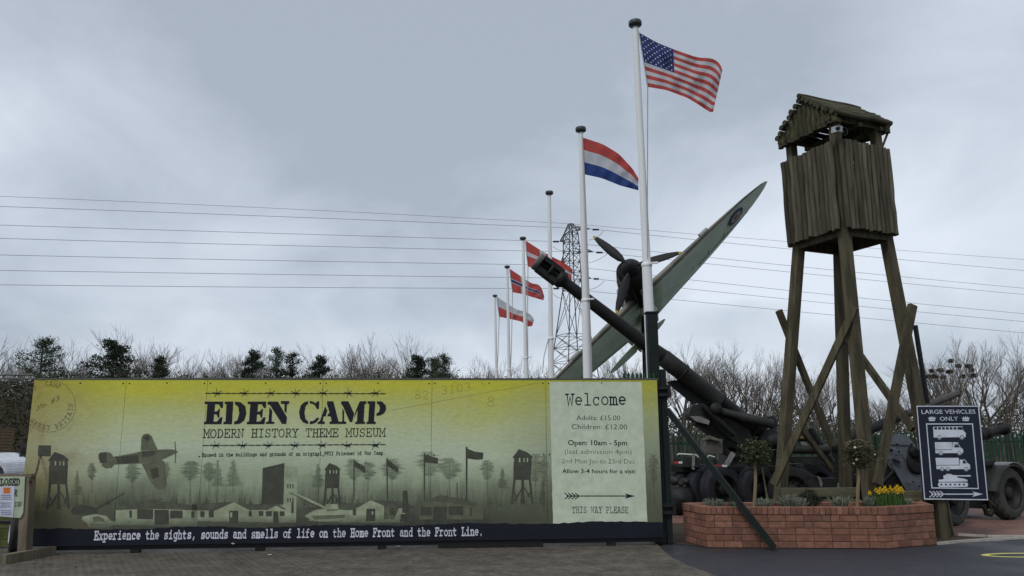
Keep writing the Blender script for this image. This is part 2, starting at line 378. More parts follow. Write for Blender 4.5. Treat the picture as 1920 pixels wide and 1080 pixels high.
M_soil = mat('soil', (.06, .042, .028), .95, (.03, .022, .015), scale=9, bump=.8, bscale=40)
M_kerb = mat('kerb', (.42, .40, .36), .85, (.28, .27, .24), scale=5)
M_yel = mat('yellow_line', (.62, .58, .16), .7, (.45, .43, .14), scale=12)
M_whl = mat('white_line', (.6, .6, .58), .7)
M_white = mat('white_pole', (.74, .75, .76), .42, (.67, .68, .69), scale=1.2, stretch=(3, 3, .5))
M_cap = mat('pole_cap', (.06, .065, .07), .45)
M_rope = mat('rope', (.42, .42, .42), .8)
M_dkgreen = mat('dark_green_paint', (.007, .014, .012), .6, (.004, .008, .007), scale=5, spec=.25)
M_fence = var_rand(mat('palisade_green', (.012, .048, .026), .5, (.008, .032, .018), scale=3), .3)
M_black = mat('black_steel', (.012, .012, .013), .6)
M_rust = mat('rusty', (.14, .07, .04), .85)
M_gun = mat('gun_paint', (.012, .012, .0115), .62, (.006, .0065, .006), scale=3, bump=.15, bscale=25)
M_gunl = mat('gun_paint_worn', (.024, .025, .023), .6, (.011, .012, .011), scale=4, bump=.15, bscale=25)
M_gunb = mat('bare_steel', (.24, .24, .24), .55, (.13, .13, .13), scale=6)
M_tyre = mat('tyre', (.020, .020, .023), .8, (.012, .012, .013), scale=5, bump=.3, bscale=40)
M_tyreb = mat('tyre_dusty', (.024, .025, .034), .75, (.012, .012, .015), scale=4, bump=.3, bscale=40)
M_tyreg = mat('tyre_grey', (.06, .06, .055), .85, (.035, .035, .032), scale=5)
M_canvas = mat('canvas', (.13, .125, .105), .9, (.075, .07, .06), scale=5, bump=.4, bscale=9)
M_red = mat('reflector_red', (.42, .03, .025), .5); M_wht = mat('white_paint', (.62, .62, .62), .5)
M_shield = mat('shield_grey', (.17, .19, .215), .5, (.10, .112, .13), scale=2.2, bump=.2, bscale=20)
M_timber = var_rand(mat('tower_timber', (.092, .078, .047), .85, (.042, .038, .022), scale=2.6, bump=.8, bscale=14, stretch=(4, 4, .5), detail=9, lo=.4, hi=.6, bdist=.005), .18)
M_log = var_rand(mat('tower_log', (.100, .090, .064), .9, (.024, .023, .015), scale=2.8, bump=1, bscale=9, stretch=(4, 4, .8), detail=9, lo=.25, hi=.62, bdist=.008), .42)
M_logroof = var_rand(mat('roof_log', (.085, .075, .045), .92, (.025, .028, .015), scale=3, bump=.7, bscale=10, detail=8), .3)
M_moss = var_rand(mat('mossy_log', (.066, .064, .034), .92, (.022, .022, .012), scale=3, bump=.7, bscale=10, stretch=(4, 4, .8), detail=8), .3)
M_sleeper = var_rand(mat('sleeper', (.15, .135, .085), .85, (.075, .07, .045), scale=3, bump=.4, bscale=14, stretch=(.5, 3, 3), detail=8), .2)
M_post = mat('weathered_post', (.19, .16, .115), .85, (.10, .085, .06), scale=3, bump=.4, bscale=14, stretch=(3, 3, .5), detail=8)
M_stake = mat('stake', (.24, .17, .10), .8, (.15, .11, .065), scale=4, stretch=(4, 4, .6))
M_brick = var_rand(mat('brick_red', (.245, .115, .075), .85, (.14, .068, .048), scale=9, bump=.4, bscale=35, detail=7), .24)
M_brickp = var_rand(mat('brick_pale', (.33, .17, .12), .88, (.22, .10, .07), scale=7, bump=.4, bscale=35), .2)
M_mortar = mat('mortar', (.16, .105, .08), .95, (.10, .08, .07), scale=20)
M_bark = mat('bark', (.10, .088, .070), .95, (.05, .044, .036), scale=3)
M_twig = mat('twig', (.15, .128, .11), .95, (.105, .09, .078), scale=1)  # lightened: distance haze is put into the twig colour
M_twig2 = mat('twig_pale', (.21, .18, .155), .95, (.155, .135, .115), scale=1)
M_pine = mat('pine_needles', (.050, .072, .038), .9, (.018, .030, .016), scale=.8, trans=.15, detail=3)
M_leafd = mat('dark_leaf', (.042, .058, .024), .8, (.018, .028, .012), scale=6, trans=.25)
M_leafb = mat('brown_leaf', (.11, .085, .045), .85, (.05, .048, .025), scale=6, trans=.25)
M_under = mat('undergrowth_leaf', (.062, .052, .030), .95, (.022, .024, .013), scale=.7, trans=.15, detail=4)
M_yflower = mat('daffodil_yellow', (.75, .55, .03), .6, (.62, .42, .02), trans=.3)
M_pflower = mat('pale_flower', (.6, .58, .48), .7)
M_lav = mat('lavender_leaf', (.24, .27, .21), .9, (.14, .17, .12), scale=9, trans=.2)
M_pyl = mat('pylon_steel', (.10, .098, .105), .6, (.07, .065, .068), scale=.5)
M_wire = mat('cable', (.13, .13, .14), .7)
M_ink = mat('ink_black', (.010, .012, .018), .6)
M_inkw = mat('ink_white', (.66, .67, .76), .6)
M_navy = mat('navy_board', (.008, .010, .020), .45, (.006, .007, .014))
M_signw = mat('sign_white', (.60, .64, .72), .5)

# ------------------------------------------------------------------ ground
def sheet(name, pts, z, m, kind='structure', sub=0):
    b = B(); b.poly([(p[0], p[1], z) for p in pts]); o = b.build(name, m, loc=(0, 0, z), fixn=False)
    if o.data.polygons[0].normal.z < 0: o.data.flip_normals()
    return tag(o, kind=kind)
def circle(cx_, cy_, r, n=48): return [(cx_+r*math.cos(2*math.pi*i/n), cy_+r*math.sin(2*math.pi*i/n)) for i in range(n)]
sheet('ground', circle(0, 0, 1800, 64), -.02, M_grass)
sheet('gravel_yard', [(-40, 12.5), (2.6, 13.2), (2.3, 60), (-40, 60)], -.012, M_gravel)
cu_ = [gz(*p) for p in ((1246, 1034), (1262, 1046), (1290, 1060), (1345, 1080))]
cu2 = [(3.0, 6.5), (3.4, 4), (3.6, -6)]
left_edge = [(-14, -6), (-14, 14.4), (2.35, 14.4)]
sheet('concrete_apron', [(p.x, p.y) for p in cu_]+cu2+left_edge, 0.0, M_conc)
tq = [gz(1757, 1021), gz(1800, 1017), gz(1860, 1013), gz(1920, 1011)]
sheet('tarmac_road', [(p.x, p.y) for p in cu_]+cu2+[(16, -6), (26, 13.8), (tq[3].x, tq[3].y), (tq[1].x, tq[1].y), (tq[0].x, tq[0].y), (6.35, 12.6), (2.35, 13.0)], -.004, M_tar)
bed0, bed1, bed2 = gz(1792, 1005), gz(1850, 1009), gz(1920, 1014)
sheet('soil_verge', [(2.2, 12.8), (2.6, 20), (3, 21.4), (6.2, 17), (7.2, 13.75), (bed0.x, bed0.y), (bed1.x, bed1.y), (9.9, 12.95), (tq[2].x, tq[2].y), (tq[0].x, tq[0].y), (6.3, 12.2), (2.8, 12.35)], .002, M_soil)
sheet('brick_paving', [(2.6, 15.6), (6.9, 15.2), (bed0.x, bed0.y), (bed1.x, bed1.y), (10.2, 13.05), (26, 12.6), (30, 24.5), (2.6, 24.5)], .006, M_pav)
sheet('tarmac_car_park', [(12.5, 17.5), (16, 13.2), (30, 12.9), (32, 24.0), (14, 24.0)], .010, M_tar)
b = B()
for a, c in ((gz(1797, 1004.5), gz(1850, 1008)), (gz(1850, 1008), (10.3, 13.02, 0)), ((10.3, 13.02, 0), (26, 12.6, 0))): b.bar(Vector(a)+Vector((0, 0, .012)), Vector(c)+Vector((0, 0, .012)), .07, .05)
tag(b.build('kerb', M_kerb), kind='structure')
b = B()
kp = [Vector((p.x, p.y, .012)) for p in tq]+[Vector((26, 13.9, .012))]
for a, c in zip(kp[:-1], kp[1:]): b.bar(a, c, .05, .045)
tag(b.build('edging_kerb', M_kerb), kind='structure')
# painted ring on the road and white bay lines
b = B(); c0 = gz(1925, 1041); n = 40
ro = [(1.0, .30), (.82, .19)]
vs = [(c0.x+ro[j][0]*math.cos(2*math.pi*i/n)*.62, c0.y+ro[j][1]*math.sin(2*math.pi*i/n)*.75, .0008) for j in (0, 1) for i in range(n)]
b.add(vs, [(i, (i+1) % n, n+(i+1) % n, n+i) for i in range(n)]); tag(b.build('yellow_road_marking', M_yel, fixn=False), kind='structure')
b = B()
for a, c in ((gz(1885, 921), gz(1935, 958)), ): b.bar((a.x, a.y, .014), (c.x, c.y, .014), .12, .004)
tag(b.build('white_bay_line', M_whl), kind='structure')
# low earth bank under the trees, left side higher
b = B(); rr = random.Random(3)
nx, ny = 120, 8
def bank(x, y):
    h = 1.3+.5*math.sin(x*.09)+.4*math.sin(x*.31)
    if x < -27: h += min(3.6, (-27-x)*.5)
    return max(0, h)*min(1, max(0, (y-46)/10))
vs = []
for j in range(ny+1):
    for i in range(nx+1):
        x = -110+250*i/nx; y = 46+60*j/ny; vs.append((x, y, bank(x, y)-.03+rr.uniform(-.1, .1)*(j > 0)))
b.add(vs, [(j*(nx+1)+i, j*(nx+1)+i+1, (j+1)*(nx+1)+i+1, (j+1)*(nx+1)+i) for j in range(ny) for i in range(nx)], True)
tag(b.build('embankment', mat('leaf_litter', (.062, .046, .028), .95, (.028, .026, .014), scale=1.2, bump=1, bscale=3), loc=(0, 0, 0), fixn=False), kind='structure')

# ------------------------------------------------------------------ the long banner on its gate
bl = Vector((-6.97, 11.72, 0)); br_ = Vector((2.335, 12.42, 0))
# line the ends up with what was sighted
p = ray(43, 900); t_ = 11.72/p.y; bl = Vector((p.x*t_, 11.72, 0))
p = ray(1238, 860); t_ = 12.42/p.y; br_ = Vector((p.x*t_, 12.42, 0))
BF = Face(bl, br_-bl, (0, 0, 1)); BW = (br_-bl).length
ZT = (BF.hit(400, 712).z+BF.hit(1000, 713).z)/2; ZB = (BF.hit(300, 1020).z+BF.hit(1200, 1010).z)/2
def panel_mat():
    m = bpy.data.materials.new('banner_print'); m.use_nodes = True; t = m.node_tree; b = t.nodes['Principled BSDF']
    n = t.nodes.new; l = t.links.new
    b.inputs['Roughness'].default_value = .55
    tcn = n('ShaderNodeTexCoord'); sp = n('ShaderNodeSeparateXYZ'); l(tcn.outputs['Object'], sp.inputs[0])
    def mr(sock, a, b_, c, d):
        x = n('ShaderNodeMapRange'); l(sock, x.inputs[0]); x.inputs[1].default_value = a; x.inputs[2].default_value = b_; x.inputs[3].default_value = c; x.inputs[4].default_value = d; return x.outputs[0]
    def nz(scale, st=(1, 1, 1), det=6, ro=.6):
        mp = n('ShaderNodeMapping'); mp.inputs['Scale'].default_value = st; l(tcn.outputs['Object'], mp.inputs[0])
        x = n('ShaderNodeTexNoise'); x.inputs['Scale'].default_value = scale; x.inputs['Detail'].default_value = det; x.inputs['Roughness'].default_value = ro; l(mp.outputs[0], x.inputs['Vector']); return x.outputs[0]
    def ma(op, a, b_):
        x = n('ShaderNodeMath'); x.operation = op
        for i, v in enumerate((a, b_)):
            if isinstance(v, (int, float)): x.inputs[i].default_value = v
            else: l(v, x.inputs[i])
        return x.outputs[0]
    big = nz(.7, (1, 1, 1.6), 3)
    zz = ma('ADD', mr(sp.outputs[2], ZB, ZT, 0, 1), ma('MULTIPLY', ma('SUBTRACT', big, .5), .28))
    r = n('ShaderNodeValToRGB'); l(zz, r.inputs[0]); el_ = r.color_ramp.elements
    cs = [(.10, (.035, .040, .028)), (.19, (.080, .090, .058)), (.30, (.19, .225, .145)), (.42, (.36, .42, .285)), (.56, (.48, .55, .39)), (.72, (.48, .53, .28)), (.88, (.47, .485, .12)), (.98, (.52, .50, .035))]
    el_[0].position = cs[0][0]; el_[0].color = (*cs[0][1], 1); el_[1].position = cs[-1][0]; el_[1].color = (*cs[-1][1], 1)
    for q, c in cs[1:-1]: x = el_.new(q); x.color = (*c, 1)
    # ends of the print: browner and darker artwork
    def mixc(fac, A_, col_, mode='MIX'):
        x = n('ShaderNodeMix'); x.data_type = 'RGBA'; x.blend_type = mode
        if isinstance(fac, (int, float)): x.inputs[0].default_value = fac
        else: l(fac, x.inputs[0])
        l(A_, x.inputs[6])
        if isinstance(col_, tuple): x.inputs[7].default_value = (*col_, 1)
        else: l(col_, x.inputs[7])
        return x.outputs[2]
    c = r.outputs[0]
    leftf = mr(sp.outputs[0], .1, 1.3, 1, 0); rightf = mr(sp.outputs[0], BW*.72, BW*.86, 0, 1); lowf = mr(sp.outputs[2], .9, 2.1, 1, .35)
    c = mixc(ma('MULTIPLY', leftf, .6), c, (.26, .20, .045))
    c = mixc(ma('MULTIPLY', ma('MULTIPLY', rightf, lowf), .8), c, (.105, .115, .06))
    lf2 = mr(sp.outputs[0], 1.2, 2.3, 1, 0); c = mixc(ma('MULTIPLY', ma('MULTIPLY', lf2, mr(sp.outputs[2], .3, 1.2, 1, 0)), .75), c, (.07, .078, .05))
    bl_ = ma('MULTIPLY', mr(nz(1.9, (1, 1, 1), 5), .52, .66, 0, 1), ma('MULTIPLY', leftf, .55)); c = mixc(bl_, c, (.22, .09, .02))
    # misty wood in the artwork: vertical streaks low down
    st = mr(nz(9, (1, 1, .16), 5, .75), .42, .62, 0, 1); band = ma('MULTIPLY', mr(sp.outputs[2], .55, 1.25, 1, 0), mr(sp.outputs[2], .2, .55, .3, 1))
    c = mixc(ma('MULTIPLY', ma('MULTIPLY', st, band), .7), c, (.075, .085, .055))
    fine = mr(nz(22, (.5, 1, 1.6), 8, .7), .3, .7, .86, 1.12)
    v = n('ShaderNodeVectorMath'); v.operation = 'SCALE'; l(c, v.inputs[0]); l(fine, v.inputs['Scale']); l(v.outputs[0], b.inputs['Base Color'])
    return m
M_print = panel_mat()
ban = thing('gate_banner', bl, 'long green gate hoarding printed with the museum name and Welcome board', 'banner')
seams = [BF.uv(58, 860)[0]]
for x, y in ((224, 860), (379, 860), (600, 860), (808, 860), (1025, 860)): seams.append(BF.uv(x, y)[0])
seams.append(BW)
def fbox(b, a0, a1, v0, v1, d0, d1):
    return b.hexa([BF.P(a0, v0, d0), BF.P(a1, v0, d0), BF.P(a1, v0, d1), BF.P(a0, v0, d1), BF.P(a0, v1, d0), BF.P(a1, v1, d0), BF.P(a1, v1, d1), BF.P(a0, v1, d1)])
seams[0] = 0
for a0, a1 in zip(seams[:-1], seams[1:]):
    b = B(); fbox(b, a0+.0025, a1-.0025, ZB, ZT, -.012, 0); b.build('panel', M_print, ban)
b = B(); fbox(b, -.004, BW+.004, ZB+.02, ZT-.004, -.02, -.014); b.build('backing_sheet', M_black, ban)
b = B(); fbox(b, -.01, BW+.02, ZT+.002, ZT+.03, -.06, .004); b.build('top_rail', mat('rail_grey', (.09, .1, .08), .6), ban)
b = B(); fbox(b, .4, BW+.05, .05, .19, -.16, -.05); b.build('bottom_rail', M_black, ban)
b = B()
for a in (1.6, 3.4, 5.2, 7.0, 8.7): b = B(); fbox(b, a, a+.12, .0, .06, -.16, -.04); b.build('gate_foot', M_black, ban)
b = B(); fbox(b, 6.1, 7.7, .01, .10, -.13, -.03); b.build('skirt_plate', M_black, ban)
scr = B(); q = BF.P(.02, ZT-.05, .002); 
for i, a in enumerate(seams[1:-1]):
    for k, (da, z) in enumerate(((-.045, ZT-.05), (.045, ZT-.05), (-.045, 1.38), (.045, 1.38))):
        s = B(); s.lathe(BF.P(a+da, z, .0), BF.n, [(0, .011), (.006, .010), (.008, .0)], 8); s.build('screw', M_black, ban)
for i in range(len(seams)-1):
    a = (seams[i]+seams[i+1])/2; s = B(); s.lathe(BF.P(a, ZT-.045, .0), BF.n, [(0, .011), (.006, .010), (.008, .0)], 8); s.build('screw', M_black, ban)
# palisade tops of the gate leaf behind the right end
b0 = BF.uv(1176, 800)[0]
for i in range(9):
    a = b0+i*.068
    if a > BW-.03: break
    s = B(); z1 = BF.hit(1190, 698).z
    s.prism([BF.P(a-.02, ZT-.6, -.09), BF.P(a+.02, ZT-.6, -.09), BF.P(a+.02, z1-.03, -.09), BF.P(a+.006, z1, -.09), BF.P(a-.006, z1, -.09), BF.P(a-.02, z1-.03, -.09)], BF.n, .012)
    s.build('pale', M_fence, ban)
# thin line along the top carried on to the left
for dz, nm in ((.0, 0), (.055, 1)):
    b = B(); b.tube([BF.P(-7, ZT+.02+dz, -.03), BF.P(-.02, ZT+.02+dz, -.03)], .012, 5)
    tag(b.build('gate_wire', mat('rail_grey', (.1, .1, .1))), 'thin grey wire running left from the hoarding top, '+('lower of the two' if nm == 0 else 'upper of the two'), 'wire', 'wires left of the hoarding')

def art(name, cols_, a0=.85, fade=None):
    m = bpy.data.materials.new(name); m.use_nodes = True; t = m.node_tree; bs = t.nodes['Principled BSDF']
    tcn = t.nodes.new('ShaderNodeTexCoord'); nz = t.nodes.new('ShaderNodeTexNoise'); nz.inputs['Scale'].default_value = 7; nz.inputs['Detail'].default_value = 7; nz.inputs['Roughness'].default_value = .7
    t.links.new(tcn.outputs['Object'], nz.inputs['Vector']); r = t.nodes.new('ShaderNodeValToRGB'); t.links.new(nz.outputs[0], r.inputs[0])
    r.color_ramp.elements[0].position = .35; r.color_ramp.elements[1].position = .65
    r.color_ramp.elements[0].color = (*cols_[0], 1); r.color_ramp.elements[1].color = (*cols_[1], 1)
    t.links.new(r.outputs[0], bs.inputs['Base Color']); bs.inputs['Roughness'].default_value = .55
    if fade:
        sp_ = t.nodes.new('ShaderNodeSeparateXYZ'); t.links.new(tcn.outputs['Object'], sp_.inputs[0]); mr = t.nodes.new('ShaderNodeMapRange'); t.links.new(sp_.outputs[2], mr.inputs[0])
        mr.inputs[1].default_value = fade[0]; mr.inputs[2].default_value = fade[1]; mr.inputs[3].default_value = 0; mr.inputs[4].default_value = a0; t.links.new(mr.outputs[0], bs.inputs['Alpha'])
    else: bs.inputs['Alpha'].default_value = a0
    return m
MA_dark = art('art_dark', ((.038, .041, .028), (.07, .075, .05)), .93)
MA_mid = art('art_mid', ((.09, .10, .06), (.15, .16, .10)), .88)
MA_pale = art('art_pale', ((.24, .28, .17), (.40, .46, .31)), .9, (.34, .52))
MA_roof = art('art_roof', ((.06, .065, .045), (.11, .12, .08)), .9)
MA_tree = art('art_tree', ((.10, .12, .08), (.16, .18, .12)), .25, (.35, .75))
MA_faint = art('art_faint', ((.12, .12, .05), (.15, .15, .07)), .34)
MA_sail = art('art_stamp', ((.07, .055, .03), (.10, .08, .04)), .55)
def pp(name, polys, m, off=.0016, org=(0, 0), s=1.0, parent=None):
    """flat print: outlines in sighted coordinates laid on the board"""
    for k, po in enumerate(polys):
        b = B(); b.poly([BF.hit(org[0]+x/s, org[1]+y/s, off+k*.00012) for x, y in po]); o = b.build(name, m, parent or ban, fixn=False)
    return o
# navy strip with a torn upper edge
rr = random.Random(5); top = []
xs = list(range(50, 1241, 9))
lowl = BF.P(0, ZB, 0); 
aL = 0.0
b = B(); pts = []
for i, a in enumerate([BW*k/130 for k in range(131)]): pts.append(a)
zn = lambda a: BF.hit(600, 986).z+.012*math.sin(a*3.1)+rr.uniform(-.008, .008)
tops = [BF.P(a, zn(a), .003) for a in pts]; bots = [BF.P(a, ZB+.0, .003) for a in pts]
b.add(tops+bots, [(i, i+1, 131+i+1, 131+i) for i in range(130)]); b.build('navy_strip', M_navy, ban, fixn=False)
typed('Experience the sights, sounds and smells of life on the Home Front and the Front Line.', BF, (176, 1011.5), (906, 1003.5), 15, M_inkw, ban, t=.115, off=.005)
# name block
OZ = (360, 700); SZ = 3.1775
def zz_(polys, dx=0): return [[(x+dx, y) for x, y in po] for po in polys]
E_ = [[(76, 168), (186, 168), (184, 206), (172, 206), (160, 184), (138, 184), (134, 228), (150, 226), (160, 212), (167, 212), (162, 264), (154, 264), (148, 246), (132, 244), (128, 288), (150, 286), (170, 262), (182, 260), (176, 303), (70, 303), (72, 290), (84, 286), (92, 184), (76, 182)]]
NM = E_+[[(196, 168), (246, 168), (238, 303), (186, 303), (188, 290), (200, 286), (206, 184), (194, 182)],
 [(256, 168), (290, 172), (318, 196), (324, 240), (312, 280), (286, 300), (250, 304), (252, 288), (270, 280), (282, 240), (276, 200), (256, 184)]]+zz_(E_, 256)+[
 [(462, 200), (478, 222), (474, 286), (492, 290), (490, 301), (440, 301), (442, 290), (456, 286)],
 [(452, 168), (512, 168), (566, 262), (562, 301), (536, 301), (466, 190), (450, 182)],
 [(530, 165), (580, 165), (578, 180), (566, 184), (562, 240), (550, 222), (552, 184), (530, 180)],
 [(692, 165), (692, 180), (676, 196), (670, 236), (676, 272), (692, 286), (692, 302), (662, 292), (644, 268), (638, 232), (648, 192), (668, 172)],
 [(702, 164), (722, 168), (736, 178), (748, 166), (758, 166), (756, 212), (744, 212), (732, 190), (716, 180), (702, 180)],
 [(702, 286), (722, 284), (748, 262), (758, 268), (740, 292), (716, 302), (702, 302)],
 [(806, 166), (842, 166), (872, 284), (886, 290), (884, 301), (818, 301), (820, 290), (832, 284), (826, 256), (806, 256), (812, 240), (820, 236), (804, 180)],
 [(794, 196), (806, 220), (800, 240), (796, 256), (784, 256), (778, 284), (792, 290), (790, 301), (748, 301), (750, 290), (762, 284)],
 [(890, 166), (932, 166), (966, 240), (954, 290), (940, 290), (900, 196), (888, 180)],
 [(896, 206), (906, 226), (906, 284), (920, 290), (918, 301), (884, 301), (886, 290), (896, 284)],
 [(1000, 166), (1040, 166), (1038, 180), (1028, 184), (1022, 286), (1032, 290), (1030, 301), (972, 301), (974, 290), (984, 286), (986, 214), (966, 268), (972, 232)],
 [(1046, 166), (1092, 166), (1084, 286), (1096, 290), (1094, 301), (1038, 301), (1040, 290), (1050, 286), (1056, 182), (1046, 180)],
 [(1102, 166), (1132, 168), (1154, 190), (1156, 212), (1146, 236), (1122, 250), (1098, 252), (1100, 238), (1114, 230), (1120, 208), (1114, 186), (1102, 180)]]
pp('letter', NM, M_ink, .003, OZ, SZ)
typed('MODERN HISTORY THEME MUSEUM', BF, (380.5, 820.5), (723, 818), 15, M_ink, ban, t=.07)
typed('Housed in the buildings and grounds of an original WWII Prisoner of War Camp.', BF, (378, 856), (723, 852), 6, M_ink, ban, t=.12, jit=0)
for y0, y1, bx in ((119, 121, (147, 310, 468, 620, 782, 932, 1092)), (430, 424, (140, 300, 452, 612, 775, 925, 1090))):
    b = B(); rr = random.Random(int(y0))
    def tfz(x, y, k): return BF.hit(OZ[0]+x/SZ, OZ[1]+y/SZ, .003+k*.0002)
    xa, xb = 62 if y0 > 200 else 78, 1155
    for s_ in (0, 1):
        ribbon(b, [(xa+(xb-xa)*i/160, y0+(y1-y0)*i/160+2.4*math.sin(i*.55+s_*3.14)) for i in range(161)], 2.6, tfz, s_)
    for x in bx:
        ribbon(b, [(x-14, y0-1), (x+14, y0+1)], 9, tfz, 2)
        for k, (dx, dy) in enumerate(((-4, -26), (-14, 22), (26, -17), (18, 17), (-26, -9))):
            ribbon(b, [(x-dx*.25, y0-dy*.25), (x+dx+rr.uniform(-5, 5), y0+dy+rr.uniform(-4, 4))], 2.6, tfz, 3+k)
    b.build('barbed_wire_print', M_ink, ban, fixn=False)
# welcome sheet with worn edges
M_paper = art('welcome_paper', ((.46, .53, .39), (.58, .64, .51)), 1.0)
ed = []
rr = random.Random(8)
for (xa, ya), (xb, yb) in (((1030, 716), (1203, 716)), ((1203, 716), (1214, 980)), ((1214, 982), (1037, 984)), ((1037, 984), (1030, 716))):
    for k in range(24): t_ = k/24; ed.append((xa+(xb-xa)*t_+rr.uniform(-.5, .5), ya+(yb-ya)*t_+rr.uniform(-.5, .5)))
pp('welcome_sheet', [ed], M_paper, .0026)
typed('Welcome', BF, (1061, 760), (1175, 758.5), 21, M_ink, ban, t=.085)
sans('Adults: £15.00', BF, (1081, 787.5), (1162.5, 788), 9.6, M_ink, ban, -.005, .0034)
sans('Children: £12.00', BF, (1072, 804.5), (1176, 805), 9.8, M_ink, ban, -.005, .0034)
sans('Open: 10am - 5pm', BF, (1065, 834.5), (1176, 835), 9.8, M_ink, ban, .014, .0034)
sans('(last admission 4pm)', BF, (1059, 851), (1184, 851.5), 9.8, M_ink, ban, -.014, .0034)
sans('2nd Mon Jan to 23rd Dec', BF, (1053.5, 868.5), (1190.5, 869.5), 9.2, M_ink, ban, -.014, .0034)
sans('Allow 3-4 hours for a visit', BF, (1054, 887), (1191.5, 887.5), 8.2, M_ink, ban, .012, .0034)
typed('THIS WAY PLEASE', BF, (1072, 961.5), (1178.5, 961.5), 11, M_ink, ban, t=.075, off=.0034)
def arrow(b, tfa, x0, x1, y, s):
    """long feathered arrow"""
    ribbon(b, [(x0+6*s, y), (x1-10*s, y)], 2.0*s, tfa, 0)
    b.add([tfa(x1, y, 1), tfa(x1-20*s, y-5*s, 1), tfa(x1-15*s, y, 1), tfa(x1-20*s, y+5*s, 1)], [(0, 1, 2), (0, 2, 3)])
    for k in range(4):
        for sg in (-1, 1): ribbon(b, [(x0+(2+6.5*k)*s, y+sg*5.4*s), (x0+(9+6.5*k)*s, y)], 1.7*s, tfa, 2+k)
b = B(); arrow(b, lambda x, y, k: BF.hit(x, y, .0034+k*.0002), 1057, 1191, 930, 1.0); b.build('arrow', M_ink, ban, fixn=False)
# stamp
cS = (91.5, 761); b = B()
tfs = lambda x, y, k: BF.hit(x, y, .002+k*.0001)
circ = [(cS[0]+50*math.cos(R(a)), cS[1]-49*math.sin(R(a))) for a in range(-145, 76, 5)]
ribbon(b, circ, 1.0, tfs, 0)
ribbon(b, [(cS[0]+50*math.cos(R(a)), cS[1]-49*math.sin(R(a))) for a in range(76, 112, 5)], .8, tfs, 0)
def arc_text(b, text, r, a0, a1, s, flip):
    for i, ch in enumerate(text):
        if ch not in G: continue
        if flip and i < 1: continue
        a = R(a0+(a1-a0)*i/max(1, len(text)-1)); ux_ = Vector((-math.sin(a), -math.cos(a)))*(1 if flip else -1); uy_ = Vector((math.cos(a), -math.sin(a)))*(-1 if flip else 1)
        c = Vector((cS[0]+r*math.cos(a), cS[1]-r*math.sin(a)))
        for k, st in enumerate(G[ch]): ribbon(b, [tuple(c+ux_*((x-.3)*s)+uy_*((y-.33)*s)) for x, y in st], .09*s, tfs, 1+k)
arc_text(b, 'GGREAT BRITAIN', 41, -150, 2, 12, True)
arc_text(b, 'W. CAMP', 42, 128, 62, 12, False)
for i, ch in enumerate('No.83'):
    for k, st in enumerate(G[ch]): ribbon(b, [(68+(i*.62+x)*14+y*4, 770-(y*13+(i*.62+x)*6.5)) for x, y in st], 1.2, tfs, 1+k)
b.build('stamp_print', MA_sail, ban, fixn=False)
b = B()
for txt, x0, y0, s, m_ in (('82', 776, 748, 24, 0), ('3103', 826, 739, 24, -2), ('8', 911, 762, 30, 0), ('(', 898, 722, 22, 0)):
    for i, ch in enumerate(txt):
        for k, st in enumerate(G[ch]): ribbon(b, [(x0+(i*.6+x)*s, y0-y*s*.95+m_*i) for x, y in st], 1.1, tfs, 1+k)
ribbon(b, [(735, 769), (1015, 717)], .9, tfs, 0)
b.build('faint_writing', MA_faint, ban, fixn=False)
# artwork
def wt(ox, oy, s):      # watch tower silhouette
    T = lambda pts: [(ox+x*s, oy+y*s) for x, y in pts]
    return [T([(0, 16), (12, 0), (28, 6), (38, 14), (37, 17), (2, 17)]), T([(3, 17), (12, 17), (12, 26), (3, 26)]), T([(15, 17), (21, 17), (21, 26), (15, 26)]), T([(23, 17), (27, 17), (27, 26), (23, 26)]), T([(30, 17), (36, 17), (36, 26), (30, 26)]),
            T([(2, 25), (36.5, 25), (34.5, 59), (1.5, 59)]), T([(1.5, 59), (6, 59), (1.5, 104), (-4, 104)]), T([(17, 59), (22, 59), (23, 104), (16, 104)]), T([(31, 59), (35, 59), (40, 104), (36, 104)]),
            T([(-1, 74), (1, 73), (9, 92), (7, 94)]), T([(17, 74), (19, 76), (6, 100), (3, 98)]), T([(22, 74), (24, 73), (34, 92), (32, 94)]), T([(36, 76), (38, 78), (30, 92), (28, 90)])]
pp('watch_tower_print', wt(90, 847, 1.03), MA_dark); pp('watch_tower_print', wt(608, 868, .80), MA_dark); pp('watch_tower_print', wt(961, 842, .98), MA_dark)
Z1 = (0, 680)
pp('aeroplane_print', [[(498, 485), (499, 465), (508, 455), (538, 452), (560, 456), (575, 476), (620, 468), (680, 458), (720, 446), (800, 440), (870, 438), (893, 446), (902, 453), (884, 462), (820, 492), (720, 510), (580, 516), (566, 532), (535, 536), (515, 520), (516, 510)],
    [(713, 445), (716, 378), (728, 361), (752, 359), (768, 372), (798, 440)], [(718, 512), (756, 590), (786, 632), (800, 642), (830, 640), (846, 622), (832, 500), (815, 492)], [(884, 398), (888, 398), (893, 453), (889, 512), (885, 505), (886, 453)]], MA_mid, org=Z1, s=2.7)
pp('aeroplane_print', [[(500, 462), (510, 455), (540, 454), (540, 505), (506, 508)], [(720, 450), (790, 446), (780, 470), (720, 480)], [(722, 380), (745, 362), (760, 380), (748, 400)], [(760, 540), (800, 530), (806, 580), (770, 590)], [(590, 480), (700, 466), (705, 505), (592, 512)]], MA_dark, .0024, org=Z1, s=2.7)
pp('tank_print', [[(360, 750), (372, 728), (410, 718), (470, 728), (495, 742), (493, 766), (420, 772), (362, 765)], [(470, 742), (630, 657), (632, 663), (482, 752)]], MA_dark, .002, Z1, 2.7)
pp('tank_print', [[(418, 780), (480, 766), (540, 776), (560, 800), (585, 804), (585, 822), (560, 826), (545, 838), (450, 836), (438, 810), (415, 796)]], MA_pale, .0022, Z1, 2.7)
